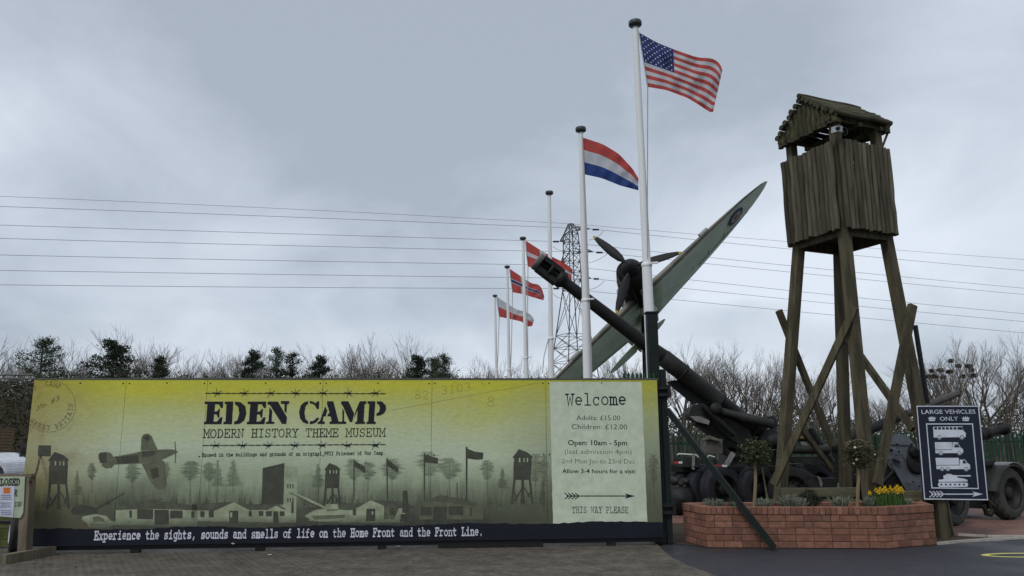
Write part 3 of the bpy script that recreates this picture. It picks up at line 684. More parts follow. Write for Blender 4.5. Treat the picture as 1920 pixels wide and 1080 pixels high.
pp('tank_print', [[(470, 782), (500, 776), (525, 790), (530, 806), (490, 804), (476, 812)], [(455, 815), (545, 818), (545, 824), (460, 822)]], MA_mid, .0026, Z1, 2.7)
# huts: wall, roof, doors
def hut(poly_wall, poly_roof, holes, org, s, wall=MA_pale):
    pp('hut_print', poly_wall, wall, .0018, org, s); pp('hut_roof_print', poly_roof, MA_roof, .0022, org, s); pp('hut_door_print', holes, MA_dark, .0026, org, s)
hut([[(586, 748), (585, 822), (1000, 830), (1000, 745), (940, 745), (700, 738)]], [[(586, 745), (700, 708), (820, 688), (835, 692), (780, 700), (1000, 722), (1000, 748), (780, 740)]],
    [[(695, 742), (775, 742), (775, 792), (695, 792)], [(782, 745), (855, 745), (855, 820), (782, 820)], [(862, 748), (925, 748), (925, 788), (862, 788)], [(968, 752), (985, 752), (985, 785), (968, 785)], [(655, 748), (668, 748), (668, 785), (655, 785)]], Z1, 2.7)
hut([[(0, 815), (0, 880), (560, 890), (620, 890), (620, 800), (500, 782), (430, 815), (336, 812), (250, 768), (140, 815)]],
    [[(0, 778), (230, 766), (250, 766), (140, 817), (0, 817)], [(296, 780), (490, 780), (505, 776), (430, 812), (345, 815), (262, 770)], [(505, 776), (560, 808), (552, 814), (502, 788), (442, 818), (436, 812)]],
    [[(222, 818), (276, 818), (276, 892), (222, 892)], [(100, 815), (130, 815), (130, 858), (100, 858)], [(440, 822), (476, 820), (476, 852), (440, 852)], [(484, 822), (514, 822), (516, 888), (484, 888)], [(522, 822), (552, 822), (552, 850), (522, 850)], [(338, 820), (356, 820), (356, 852), (338, 852)], [(398, 820), (426, 820), (426, 850), (398, 850)], [(50, 822), (75, 822), (75, 856), (50, 856)]], OZ, SZ)
pp('door_window_print', [[(228, 830), (240, 828), (240, 858), (228, 860)], [(1070, 822), (1080, 822), (1080, 842), (1070, 842)]], MA_pale, .003, OZ, SZ)
pp('tower_block_print', [[(421, 566), (551, 536), (545, 780), (415, 780)]], MA_dark, .0020, OZ, SZ); pp('tower_block_print', [[(551, 550), (628, 562), (620, 870), (538, 800)]], MA_pale, .0019, OZ, SZ)
pp('window_print', [[(x, y), (x+7, y+1), (x+7, y+26), (x, y+25)] for y in (660, 742) for x in (568, 582, 598)]+[[(592, 768), (606, 764), (606, 830), (592, 834)], [(421, 564), (551, 534), (551, 544), (421, 576)]], MA_dark, .0026, OZ, SZ)
hut([[(700, 880), (920, 890), (1270, 890), (1270, 800), (1170, 800), (1066, 756), (960, 815), (700, 810)]], [[(845, 772), (1020, 774), (1066, 754), (960, 812), (620, 850), (626, 800), (740, 796)], [(1066, 754), (1270, 764), (1270, 800), (1180, 802)]],
    [[(1038, 806), (1092, 806), (1092, 880), (1038, 880)], [(958, 808), (978, 808), (978, 846), (958, 846)], [(1178, 802), (1206, 802), (1206, 846), (1178, 846)]], OZ, SZ)
pp('tank_print', [[(670, 850), (700, 830), (740, 812), (800, 806), (920, 815), (935, 845), (925, 870), (880, 878), (760, 884), (700, 870)], [(796, 780), (868, 778), (872, 808), (800, 812)], [(572, 700), (590, 698), (800, 796), (792, 808), (590, 712)]], MA_pale, .0030, OZ, SZ)
pp('tank_print', [[(715, 848), (915, 842), (908, 862), (730, 872)], [(580, 712), (592, 712), (790, 806), (784, 810)], [(800, 812), (868, 808), (868, 816), (805, 820)]], MA_mid, .0033, OZ, SZ)
Z3 = (720, 700); S3 = 3.176
hut([[(0, 770), (0, 870), (60, 870), (90, 800)], [(210, 790), (330, 738), (590, 790), (590, 870), (210, 870)]], [[(0, 762), (110, 764), (190, 792), (150, 806), (20, 800)], [(200, 788), (330, 724), (480, 750), (592, 790), (580, 796), (370, 770), (300, 762), (230, 795)]],
    [[(36, 802), (62, 802), (62, 845), (36, 845)], [(292, 796), (374, 792), (374, 872), (292, 876)], [(385, 792), (472, 790), (472, 844), (385, 846)], [(215, 796), (284, 796), (284, 846), (215, 846)], [(510, 800), (524, 800), (524, 850), (510, 850)]], Z3, S3, MA_mid)
pp('monument_print', [[(112, 700), (138, 697), (150, 830), (108, 832)], [(100, 838), (180, 834), (190, 880), (95, 884)], [(432, 652), (438, 650), (438, 745), (433, 745)]], MA_dark, .003, Z3, S3)
pp('flag_print', [[(14, 502), (22, 502), (22, 760), (16, 760)], [(22, 512), (88, 565), (82, 592), (22, 552)], [(236, 476), (246, 476), (243, 768), (237, 768)], [(245, 484), (322, 505), (320, 537), (243, 530)], [(486, 438), (498, 438), (496, 756), (488, 756)], [(496, 448), (540, 466), (592, 472), (588, 512), (550, 514), (495, 506)],
    [(-182, 508), (-176, 508), (-176, 756), (-182, 756)], [(-176, 518), (-110, 560), (-114, 592), (-176, 552)]], MA_dark, .0028, Z3, S3)
# ghostly pines in the artwork
rr = random.Random(21)
def ptree(x, y0, y1, wd, fir=False):
    wd = wd*1.15
    po = [[(x-1, y0+4), (x+1, y0+4), (x+1.3, y1), (x-1.3, y1)]]; n = 22
    for i in range(n):
        f = i/(n-1); yy = y0+(y1-y0)*(.02+(.75 if fir else .52)*f); hw = wd*((.15+.85*f) if fir else (.35+.65*math.sin(math.pi*min(1, f*.9+.1))))
        for sg in (-1, 1):
            e_ = hw*rr.uniform(.5, 1.35); t_ = rr.uniform(1.4, 3.2)
            po.append([(x, yy-t_*.5), (x+sg*e_*.5, yy-t_*rr.uniform(.2, 1.3)), (x+sg*e_, yy+rr.uniform(-1, 2)), (x+sg*e_*.6, yy+t_*.8), (x, yy+t_*.6)])
    return po
for x, y0, y1, wd, fi in ((248, 868, 935, 14, 0), (145, 882, 940, 9, 1), (357, 864, 930, 17, 0), (392, 866, 930, 12, 0), (408, 862, 925, 14, 1), (437, 862, 925, 16, 1), (596, 870, 925, 14, 1), (664, 862, 930, 17, 0), (690, 866, 925, 13, 0), (735, 860, 930, 18, 0), (804, 846, 930, 22, 0), (843, 858, 930, 20, 0), (914, 862, 930, 12, 0), (942, 878, 925, 11, 1), (1004, 850, 945, 14, 0), (1020, 852, 960, 8, 0), (310, 866, 925, 10, 0), (1226, 852, 950, 9, 0), (172, 868, 925, 8, 0), (1017, 900, 960, 9, 1)):
    b = B()
    for k, po in enumerate(ptree(x, y0, y1, wd, fi)): b.poly([BF.hit(a, c, .0012) for a, c in po])
    b.build('pine_print', MA_tree, ban, fixn=False)
# the misty brush of the artwork
rr = random.Random(33)
for g_ in range(9):
    b = B()
    for i in range(26):
        x = 62+g_*107+rr.uniform(0, 107); y0 = 948+rr.uniform(-4, 4); h_ = rr.uniform(14, 52)*rr.uniform(.6, 1); w_ = rr.uniform(2, 6)
        for k in range(5):
            dx = rr.uniform(-w_, w_); hh = h_*rr.uniform(.5, 1); b.poly([BF.hit(x+dx-.9, y0, .0008+.00002*(i*5+k)/3), BF.hit(x+dx+.9, y0, .0008+.00002*(i*5+k)/3), BF.hit(x+dx*1.8+rr.uniform(-1, 1), y0-hh, .0008+.00002*(i*5+k)/3)])
    tag(b.build('brush_print', MA_tree, ban, fixn=False), kind='stuff')
# square patch where the chain goes through, chain
pp('dark_opening', [[(72, 835), (96, 835), (95, 855.5), (71, 855.5)]], MA_dark, .002)
# ------------------------------------------------------------------ gate post and its brace
gp = thing('gate_post', at(1240, 1030, 12.62), 'tall dark green steel gate post at the right end of the hoarding', 'gate post')
Yp = 12.62; a = at(1234, 1000, Yp); topz = at(1234, 588, Yp).z
def vbox(parent, name, x0, x1, yb, yt, Y, d, m, px_at=800):
    A0 = at(x0, px_at, Y); A1 = at(x1, px_at, Y); zb = at((x0+x1)/2, yb, Y).z; zt = at((x0+x1)/2, yt, Y).z
    b = B(); b.box(((A0.x+A1.x)/2, Y, (zb+zt)/2), (A1.x-A0.x, d, zt-zb)); return b.build(name, m, parent)
b = B(); b.box((a.x+.03, Yp, topz/2), (.17, .17, topz)); b.build('column', M_dkgreen, gp)
b = B(); b.box((a.x+.03, Yp, topz+.012), (.21, .21, .022)); b.build('post_cap', M_black, gp)
b = B(); b.box((a.x+.17, Yp-.02, 1.36), (.09, .13, 2.7)); b.build('gate_stile', M_dkgreen, gp)
for zz in (2.3, .48):
    b = B(); b.box((a.x+.13, Yp-.12, zz), (.26, .06, .05)); b.box((a.x+.13, Yp-.12, zz+.11), (.26, .06, .05)); b.box((a.x+.24, Yp-.12, zz+.055), (.05, .07, .2)); b.build('hinge', M_black, gp)
br0 = at(1251, 768, 12.55); br1 = gz(1447, 1030)
b = B(); b.bar(br0, (br1.x, br1.y-.12, .03), .085, .085); g = tag(b.build('brace_pole', M_dkgreen), 'dark green diagonal steel brace propped from the gate post to the road', 'brace')

# ------------------------------------------------------------------ brick planter
ZP = at(1450, 951, 12.02).z
cor = [gz(1283, 1015), gz(1326, 1027), gz(1663, 1029), gz(1757, 1021)]
cor = [Vector((c.x, c.y, 0)) for c in cor]+[Vector((6.62, 12.98, 0)), Vector((2.86, 13.02, 0))]
pl = thing('brick_planter', (4.6, 12.4, 0), 'low red brick planter with angled ends in front of the watch tower', 'planter')
cen = Vector((4.6, 12.6, 0)); TH = .16
def inset(k):
    n = len(cor); p = cor[k]; a = (p-cor[k-1]).normalized(); c = (cor[(k+1) % n]-p).normalized()
    na = Vector((-a.y, a.x, 0)); nc = Vector((-c.y, c.x, 0))
    if na.dot(cen-p) < 0: na = -na
    if nc.dot(cen-p) < 0: nc = -nc
    m_ = (na+nc).normalized(); return p+m_*(TH/max(.4, m_.dot(na)))
ins = [inset(k) for k in range(6)]
courses = 5; hc = (ZP-.115)/courses
b = B()
for k in range(6):
    p, q = cor[k], cor[(k+1) % 6]; pi, qi = ins[k], ins[(k+1) % 6]; sh = .012
    P_ = [p+(pi-p)*.1, q+(qi-q)*.1, qi, pi]
    b.hexa([v.copy() for v in P_]+[v+Vector((0, 0, ZP-.012)) for v in P_])
b.build('mortar_bed', M_mortar, pl)
bm_ = {}
def brick_mesh(ln, dp, ht):
    key = (round(ln, 3), round(dp, 3), round(ht, 3))
    if key not in bm_:
        bb = B(); bb.box((0, 0, 0), (ln, dp, ht)); o = bb.build('brick', M_brick, pl, loc=(0, 0, 0)); me = o.data; bpy.data.objects.remove(o)
        bmx = bmesh.new(); bmx.from_mesh(me); bmesh.ops.bevel(bmx, geom=bmx.edges[:], offset=.004, segments=1, affect='EDGES'); bmx.to_mesh(me); bmx.free(); bm_[key] = me
    return bm_[key]
rr = random.Random(12)
def put(me, loc, ang, m=None):
    o = bpy.data.objects.new('brick', me); col.objects.link(o); o.parent = pl; o.location = Vector(loc)-Vector(pl['_loc']); o.rotation_euler = (rr.uniform(-.004, .004), 0, ang+rr.uniform(-.006, .006)); return o
for k in range(6):
    p, q = cor[k], cor[(k+1) % 6]; d = q-p; Ls = d.length; d.normalize(); inn = Vector((-d.y, d.x, 0)); inn = inn if inn.dot(cen-p) > 0 else -inn
    ang = math.atan2(d.y, d.x); bl_n = .262
    for r_ in range(courses):
        x = 0.0; z = (r_+.5)*hc; first = True
        while x < Ls-.01:
            ln = bl_n if not (first and r_ % 2) else bl_n/2
            if rr.random() < .12: ln = bl_n/2
            if Ls-(x+ln) < .07: ln = Ls-x
            ln = round(min(ln, Ls-x), 3)
            if ln > .03: put(brick_mesh(ln-.008, .10, hc-.008), p+d*(x+ln/2)+inn*(.05+rr.uniform(-.002, .002))+Vector((0, 0, z)), ang)
            x += ln; first = False
    nb = max(1, round(Ls/.083)); ln = Ls/nb
    for i in range(nb):
        put(brick_mesh(round(ln-.007, 3), TH+.02, .107), p+d*((i+.5)*ln)+inn*(TH/2)+Vector((0, 0, ZP-.055)), ang)
b = B(); b.poly([v+Vector((0, 0, ZP-.05)) for v in ins]); b.build('planting_soil', M_soil, pl, fixn=False)

# planting
def leafy(name, c, rad, n, size, m, parent, squash=1.0, seed=1, m2=None, hollow=.5, lump=.14):
    b = B(); rr = random.Random(seed)
    for i in range(n):
        while True:
            v = Vector((rr.uniform(-1, 1), rr.uniform(-1, 1), rr.uniform(-1, 1)))
            if hollow < v.length < 1: break
        v *= 1+lump*(math.sin(v.x*5+seed)*math.cos(v.z*6)+.6*math.sin(v.y*9+v.z*8+seed)); v *= 1+(.25*rr.random() if rr.random() < .12 else 0)
        p = Vector(c)+Vector((v.x*rad, v.y*rad, v.z*rad*squash)); s = size*rr.uniform(.6, 1.4)
        u = Vector((rr.gauss(0, 1), rr.gauss(0, 1), rr.gauss(0, 1))).normalized(); w_ = u.orthogonal().normalized(); b.cur = 1 if (m2 and rr.random() < .35) else 0
        b.add([p-u*s, p+w_*s*.38, p+u*s, p-w_*s*.38], [(0, 1, 2, 3)])
    return b.build(name, [m, m2] if m2 else m, parent, fixn=False)
def lollipop(px, py, Y, rad, seed, label, flowers, stemx):
    base = at(stemx, 950, Y); t = thing('lollipop_tree', (base.x, Y, ZP-.05), label, 'tree')
    c = at(px, py, Y)
    b = B(); b.tube([(base.x, Y, ZP-.06), ((base.x+c.x)/2+.01, Y, (ZP+c.z)/2), (c.x, Y+.02, c.z+.1)], [.03, .026, .02], 8); b.build('trunk', M_stake, t)
    mm = (M_leafd, mat('light_leaf', (.10, .115, .045), .7, (.05, .065, .025), trans=.25)) if not flowers else (M_leafb, M_leafd)
    leafy('crown', c, rad*1.04, 1250, .030, mm[0], t, .86, seed, mm[1], .2, .30)
    b = B()
    rr = random.Random(seed)
    for i in range(40):
        v = Vector((rr.gauss(0, 1), rr.gauss(0, 1), rr.gauss(0, 1))).normalized(); b.tube([c, c+v*rad*.95], [.006, .003], 3, False)
    tag(b.build('twigs', M_bark, t), kind='stuff')
    if flowers:
        for i in range(4):
            v = Vector((rr.uniform(-.8, .8), -.75, rr.uniform(-.75, .55))).normalized()*rad*1.02
            f = B(); f.lathe(c+v, v, [(-.02, 0), (0, .018), (.010, .02), (.014, .0)], 7); f.build('flower_head', M_pflower, t)
        for i in range(26):
            v = Vector((rr.uniform(-1, 1), rr.uniform(-1, .6), rr.uniform(.5, 1))).normalized()*rad
            f = B(); f.lathe(c+v, (0, 0, 1), [(-.008, 0), (0, .03), (.006, .025), (.01, .0)], 6); f.build('seed_head', mat('seed_head', (.17, .13, .08), .9), t)
    return t
lollipop(1417, 850, 12.42, .235, 3, 'small round bay tree on a thin trunk, left in the planter', False, 1414)
lollipop(1610, 853, 12.35, .235, 9, 'small brownish round shrub with faded cream blooms on a tall stake', True, 1607)
st = at(1428, 880, 12.5); b = B(); b.bar((at(1441, 945, 12.5).x, 12.5, ZP-.06), (st.x, 12.5, st.z+.12), .022, .022); tag(b.build('support_stake', M_sleeper), 'thin leaning grey stake beside the bay tree', 'stake')
st = at(1621, 900, 12.45); b = B(); b.bar((at(1629, 945, 12.5).x, 12.5, ZP-.06), (st.x-.05, 12.5, st.z+.3), .02, .02); tag(b.build('support_stake', M_sleeper), 'thin leaning stake beside the brownish round shrub', 'stake')
bx = at(1518, 938, 12.45); t = thing('box_bush', (bx.x, 12.45, ZP-.05), 'dark round clipped bush in the middle of the planter', 'bush')
leafy('foliage', (bx.x, 12.45, bx.z+.01), .17, 1500, .018, mat('box_leaf', (.022, .030, .014), .9, (.01, .014, .007)), t, .95, 4)
b = B(); b.tube([(bx.x, 12.45, ZP-.06), (bx.x, 12.45, bx.z)], .02, 6); b.build('stem', M_bark, t)
def lavender(px, Y, rad, hgt, seed, label):
    base = at(px, 948, Y); b = B(); rr = random.Random(seed)
    for i in range(70):
        a = rr.uniform(0, 6.28); r0 = rr.uniform(0, rad*.5); l = hgt*rr.uniform(.5, 1.1); o = Vector((base.x+r0*math.cos(a), Y+r0*math.sin(a), ZP-.05))
        tip = o+Vector((math.cos(a)*rad*rr.uniform(.2, .8), math.sin(a)*rad*.5, l)); mid = (o+tip)/2+Vector((0, 0, l*.12))
        b.tube([o, mid, tip], [.004, .007, .003], 4, False)
        for k in range(9):
            p = o+(tip-o)*rr.uniform(.3, 1); u = Vector((rr.uniform(-1, 1), rr.uniform(-1, 1), rr.uniform(.2, 1.2))).normalized()*.028; w_ = u.orthogonal().normalized()*.005
            b.add([p, p+u*.5+w_, p+u, p+u*.5-w_], [(0, 1, 2, 3)])
    tag(b.build('lavender_plant', M_lav, fixn=False), label, 'plant', 'grey green plants in the planter')
lavender(1338, 12.5, .17, .13, 1, 'small grey green plant at the left end of the planter')
lavender(1378, 12.4, .12, .09, 6, 'small grey green sprawl behind the steel brace')
lavender(1433, 12.35, .15, .15, 2, 'grey green plant at the foot of the bay tree')
lavender(1480, 12.35, .17, .19, 3, 'grey green spiky plant left of the dark clipped bush')
lavender(1502, 12.25, .1, .16, 13, 'narrow grey green sprig in front of the dark clipped bush')
lavender(1577, 12.4, .19, .17, 4, 'wide grey green plant right of the dark clipped bush')
lavender(1637, 12.4, .16, .17, 5, 'grey green plant left of the daffodils')
lavender(1697, 12.5, .13, .12, 7, 'small grey green plant right of the daffodils')
# daffodils
b = B()
def daff(seed):
    rr = random.Random(seed); root = thing('daffodil', (0, 0, 0), 'yellow daffodil', 'flower', 'yellow daffodils in the planter'); h = .2
    b = B(); b.tube([(0, 0, 0), (0, -.01, h*.7), (.0, -.03, h)], [.005, .004, .004], 5); b.build('stem', M_leafg, root)
    b = B()
    for k in range(4):
        a = rr.uniform(0, 6.28); l = rr.uniform(.14, .24); x, y = math.cos(a)*.03, math.sin(a)*.03; px, py = -math.sin(a)*.007, math.cos(a)*.007
        b.add([(x*.2-px, y*.2-py, 0), (x*.2+px, y*.2+py, 0), (x+px, y+py, l*.6), (x*1.9, y*1.9, l), (x-px, y-py, l*.6)], [(0, 1, 2, 3, 4)])
    b.build('leaf', M_leafg, root, fixn=False)
    f = Vector((rr.uniform(-.4, .4), -1, rr.uniform(-.2, .3))).normalized(); x, y, _ = basis(f); c = Vector((0, -.03, h))
    b = B()
    for k in range(6):
        a = k*math.pi/3; u = x*math.cos(a)+y*math.sin(a); v = x*math.cos(a+.5)+y*math.sin(a+.5); w_ = x*math.cos(a-.5)+y*math.sin(a-.5)
        b.add([c, c+v*.02, c+u*.042-f*.004, c+w_*.02], [(0, 1, 2, 3)])
    b.build('petals', M_yflower, root, fixn=False)
    b = B(); b.lathe(c, f, [(0, .006), (.018, .011), (.026, .016)], 8); b.build('trumpet', mat('trumpet', (.8, .45, .02), .6), root, fixn=False)
    return root
M_leafg = mat('daffodil_leaf', (.07, .15, .035), .6, (.04, .09, .02), trans=.3)
src = daff(1); rr = random.Random(40)
pos = [(1603, 0), (1634, .3), (1643, .8), (1650, 1.1), (1655, .7), (1660, 1.2), (1663, .9), (1669, 1.1), (1672, .75), (1678, .9), (1683, 1.15), (1687, .8), (1691, 1.0), (1694, .5), (1648, .5), (1667, .5), (1680, .45)]
wh = ['leftmost', 'left side', 'left side, taller', 'left of centre, tall', 'left of centre', 'tallest left of centre', 'centre, behind', 'tall at the centre', 'centre', 'right of centre', 'tallest right of centre', 'right side', 'right side, tall', 'rightmost', 'low at the left', 'low at the centre', 'low at the right']
for i, (px, hh) in enumerate(pos[1:]):
    s = 1.0+.45*hh*rr.uniform(.8, 1.1); p = at(px, 950, 12.3+.12*rr.random())
    o = src if i == 0 else clone_tree(src, (0, 0, 0))
    o.location = (p.x, p.y, ZP-.05); o.scale = (1, 1, s); o.rotation_euler = (0, 0, rr.uniform(-.7, .7)); o['label'] = 'yellow daffodil in the planter clump, '+wh[i+1]
b = B(); rr = random.Random(5)
for i in range(150):
    p = at(rr.uniform(1645, 1692), 950, 12.33+rr.uniform(-.08, .1)); l = rr.uniform(.15, .27); dx = rr.uniform(-.06, .06); dy = rr.uniform(-.04, .02)
    b.add([(p.x-.006, p.y, ZP-.05), (p.x+.006, p.y, ZP-.05), (p.x+.006+dx*.5, p.y+dy*.5, ZP-.05+l*.65), (p.x+dx, p.y+dy, ZP-.05+l), (p.x-.006+dx*.5, p.y+dy*.5, ZP-.05+l*.65)], [(0, 1, 2, 3, 4)])
tag(b.build('daffodil_leaves', M_leafg, fixn=False), 'tuft of bright green daffodil leaves at the right of the planter', 'leaves', kind='stuff')

# sleepers behind the planter
for i, (x0, x1, yt, yb, Y, lb) in enumerate(((1466, 1608, 915, 931, 13.33, 'upper weathered timber sleeper left of the near tower leg'), (1540, 1608, 936, 946, 13.31, 'lower weathered timber sleeper left of the near tower leg'), (1650, 1748, 920, 938, 13.34, 'weathered timber sleeper right of the near tower leg, behind the daffodils'))):
    A0 = at(x0, 925, Y); A1 = at(x1, 925, Y); zt = at(x0, yt, Y).z; zb = at(x0, yb, Y).z
    if i: zt = at((x0+x1)/2, yt, Y).z; zb = at((x0+x1)/2, yb, Y).z
    b = B(); b.box(((A0.x+A1.x)/2, Y, (zt+zb)/2), (A1.x-A0.x, .12, zt-zb)); tag(b.build('timber_sleeper', M_sleeper), lb, 'timber', 'timber sleepers behind the planter')
b = B()
for px in (1480, 1560, 1600, 1665, 1735):
    A0 = at(px, 925, 13.46); b.box((A0.x, 13.46, .36), (.1, .1, .72))
tag(b.build('timber_post', M_sleeper), 'short timber posts holding the sleepers behind the planter', 'posts', kind='stuff')

# ------------------------------------------------------------------ watch tower
zb_ = 5.28
C0 = gz(1583, 428, zb_); C1 = gz(1470, 459, zb_); C2 = gz(1680, 441, zb_); C3 = C1+C2-C0
cz = at(1578, 262, C0.y).z
u_ = (C2-C0).normalized(); v_ = (C1-C0); v_ = (v_-u_*v_.dot(u_)).normalized(); SU = (C2-C0).length; SV = (C1-C0).length
def TP(a, b, z): q = C0+u_*a+v_*b; return Vector((q.x, q.y, z))
tw = thing('watch_tower', (6.1, 14.1, 0), 'tall timber watch tower, log clad cabin and log roof on four splayed legs', 'tower')
foot = {'N': Vector((at(1638, 1000, 13.12).x, 13.12, 0)), 'R': gz(1769, 1006), 'L': Vector((at(1456, 960, 14.75).x, 14.75, 0)), 'B': Vector((at(1584, 940, 15.5).x, 15.5, 0))}
topp = {'N': TP(.13, .12, cz+.0), 'R': TP(SU-.1, .1, cz+.55), 'L': TP(.12, SV-.1, cz+.55), 'B': TP(SU-.12, SV-.1, cz+.55)}
topp['N'].z = cz+.55
kn = {}
hd = {'N': (1591, 440), 'R': (1667, 462), 'L': (1485, 485), 'B': (1561, 492)}
for k in 'NRLB':
    f = foot[k]; f.z = -.02
    base_top = {'N': TP(.12, .12, 0), 'R': TP(SU-.10, .14, 0), 'L': TP(.14, SV-.10, 0), 'B': TP(SU-.14, SV-.14, 0)}[k]
    kx = Vector((base_top.x, base_top.y, zb_+.02))
    kn[k] = (f, kx)
    rot_up = v_
    b = B(); b.bar(f, kx, .168, .168, u_, .165, .165); b.build('leg', M_timber, tw)
    b = B(); zt = cz+.60; b.bar(kx, (base_top.x, base_top.y, zt), .15, .15, u_); b.build('corner_post', M_timber, tw)
def leg_at(k, z): f, t = kn[k]; return f+(t-f)*((z-f.z)/(t.z-f.z))
def X(k0, z0, k1, z1, off=.0, side=None, e0=.0, e1=.0):
    p = leg_at(k0, z0); q = leg_at(k1, z1); d = (q-p).normalized(); p = p-d*e0; q = q+d*e1
    n = (q-p).cross(Vector((0, 0, 1))).normalized(); c_ = (foot['N']+foot['B'])/2; c_.z = 2
    if n.dot((p+q)/2-c_) < 0: n = -n
    p = p+n*off; q = q+n*off
    b = B(); b.bar(p, q, .075, .20, n.cross(d)); b.build('cross_brace', M_timber, tw)
# near-left side: from low on the left leg up to the near leg, in front; then the others
pL = at(1452, 905, 13.0); 
zN = at(1605, 575, 13.25).z
def braceP(p, q, w_=.075, h_=.2):
    p = Vector(p); q = Vector(q); d = (q-p).normalized(); n = d.cross(Vector((0, 0, 1))).normalized(); b = B(); b.bar(p, q, w_, h_, n.cross(d)); b.build('cross_brace', M_timber, tw)
braceP(at(1451, 908, 14.40), at(1603, 576, 13.22), .08, .125)
braceP(at(1460, 582, 14.62), at(1560, 835, 15.2), .08, .12)
braceP(at(1588, 632, 15.0), at(1712, 805, 13.62), .08, .12)
braceP(at(1645, 908, 13.0), at(1711, 572, 13.30), .08, .145)
braceP(at(1560, 880, 15.42), at(1500, 800, 14.9), .07, .1)
# floor frame
def ring(z0, z1, o_, name, th=.07):
    for (a0, b0, a1, b1) in ((-o_, -o_, SU+o_, -o_), (SU+o_, -o_, SU+o_, SV+o_), (SU+o_, SV+o_, -o_, SV+o_), (-o_, SV+o_, -o_, -o_)):
        b = B(); b.bar(TP(a0, b0, (z0+z1)/2), TP(a1, b1, (z0+z1)/2), z1-z0 if False else th, z1-z0); b.build(name, M_timber, tw)
ring(zb_-.10, zb_+.10, -.09, 'floor_beam')
for i in range(9):
    b = B(); f = (i+.5)/9; b.bar(TP(.08, SV*f, zb_+.12), TP(SU-.08, SV*f, zb_+.12), SV/9-.006, .035); b.build('floor_board', M_timber, tw)
rr = random.Random(31)
LM = []
for s in range(6):
    b = B(); n = 8; pts = []; rd = []; cx_ = cy_ = 0
    for i in range(n+1):
        cx_ = .007*math.sin(i*1.3+s*2)+rr.uniform(-.006, .006); cy_ = rr.uniform(-.005, .005); pts.append((cx_, cy_, -.5+i/n)); rd.append(.5+rr.uniform(-.05, .05))
    b.tube([(x, y, z) for x, y, z in pts], [.058*(r*2) for r in rd], 9); o = b.build('log', M_log, tw, loc=(0, 0, 0)); LM.append(o.data); bpy.data.objects.remove(o)
def log(p0, p1, m=None, r=1.0, name='log', seedm=None, roll=0):
    p0 = Vector(p0); p1 = Vector(p1); d = p1-p0; me = LM[rr.randrange(6)] if m is None else m
    q = d.to_track_quat('Z', 'X').to_matrix() @ Matrix.Rotation(rr.uniform(-.35, .35)+rr.choice((0, math.pi)), 3, 'Z')
    mt = q.to_4x4(); sc3 = Matrix.Diagonal((r, r, d.length, 1)); o = bpy.data.objects.new(name, me); col.objects.link(o); o.parent = tw
    o.matrix_local = Matrix.Translation((p0+p1)/2-Vector(tw['_loc'])) @ mt @ sc3; return o
for (a0, b0, a1, b1, nn, wt_) in ((0, 0, 0, 1, 12, 0), (0, 0, 1, 0, 12, 1), (1, 0, 1, 1, 12, 2), (0, 1, 1, 1, 12, 3)):
    Ls = SU if a0 != a1 else SV
    for i in range(nn):
        f = (i+.5)/nn
        if (wt_ == 0 and i == 0): f += .035
        aa = (a0+(a1-a0)*f)*SU; bb_ = (b0+(b1-b0)*f)*SV
        if wt_ == 0: aa -= .05
        if wt_ == 1: bb_ -= .05
        if wt_ == 2: aa += .05
        if wt_ == 3: bb_ += .05
        io = rr.uniform(-.014, .014)
        if wt_ in (0, 2): aa += io
        else: bb_ += io
        zt = cz+rr.uniform(-.025, .02); z0 = zb_+rr.uniform(-.02, .02)
        j = rr.uniform(-.008, .008)
        log(TP(aa, bb_, z0), TP(aa+(j if wt_ in (1, 3) else 0), bb_+(j if wt_ in (0, 2) else 0), zt), r=Ls/nn/.116*rr.uniform(.84, 1.0))
# roof: gable over the left (u=0) side, ridge along u
zE = cz+.50; zR = cz+1.10; ov = .07; Lr0 = -.12; Lr1 = SU+.13; mid = SV/2
LMr = []
for me in LM:
    m2 = me.copy(); m2.materials.clear(); m2.materials.append(M_logroof); LMr.append(m2)
LMm = []
for me in LM:
    m2 = me.copy(); m2.materials.clear(); m2.materials.append(M_moss); LMm.append(m2)
nr = 8
for sgn in (-1, 1):
    for i in range(nr):
        f = (i+.35)/nr; bb_ = mid+sgn*(1-f)*(SV/2+ov); z = zE+(zR-zE)*f
        log(TP(Lr0+rr.uniform(-.03, .03), bb_, z), TP(Lr1+rr.uniform(-.04, .04), bb_, z), rr.choice(LMr), (SV/2+ov)/nr/.097, 'roof_log')
log(TP(Lr0-.02, mid, zR+.03), TP(Lr1+.03, mid, zR+.03), LMr[0], .9, 'ridge_log')
for aa in (Lr0+.10, Lr1-.10):
    n = 13
    for i in range(n):
        f = (i+.5)/n; bb_ = -ov+f*(SV+2*ov); h = 1-abs(bb_-mid)/(SV/2+ov); zt = zE+(zR-zE)*h-.03; z0 = zE-.17+.012*math.sin(i*2)
        log(TP(aa, bb_, z0), TP(aa, bb_, zt), rr.choice(LMm), (SV+2*ov)/n/.118, 'gable_log')
for k in range(2):
    bb_ = (0.10, SV-.10)[k]; b = B(); b.bar(TP(Lr0+.05, bb_, zE-.03), TP(Lr1-.05, bb_, zE-.03), .10, .12); b.build('wall_plate', M_timber, tw)
for aa in (.1, SU/2, SU-.1):
    b = B(); b.bar(TP(aa, -ov+.05, zE-.1), TP(aa, SV+ov-.05, zE-.1), .08, .08); b.build('tie_beam', M_timber, tw)
b = B(); b.bar(TP(SU-.02, .1, cz+.05), TP(SU+.09, -.02, zE-.08), .04, .04); b.build('roof_strut', M_timber, tw)
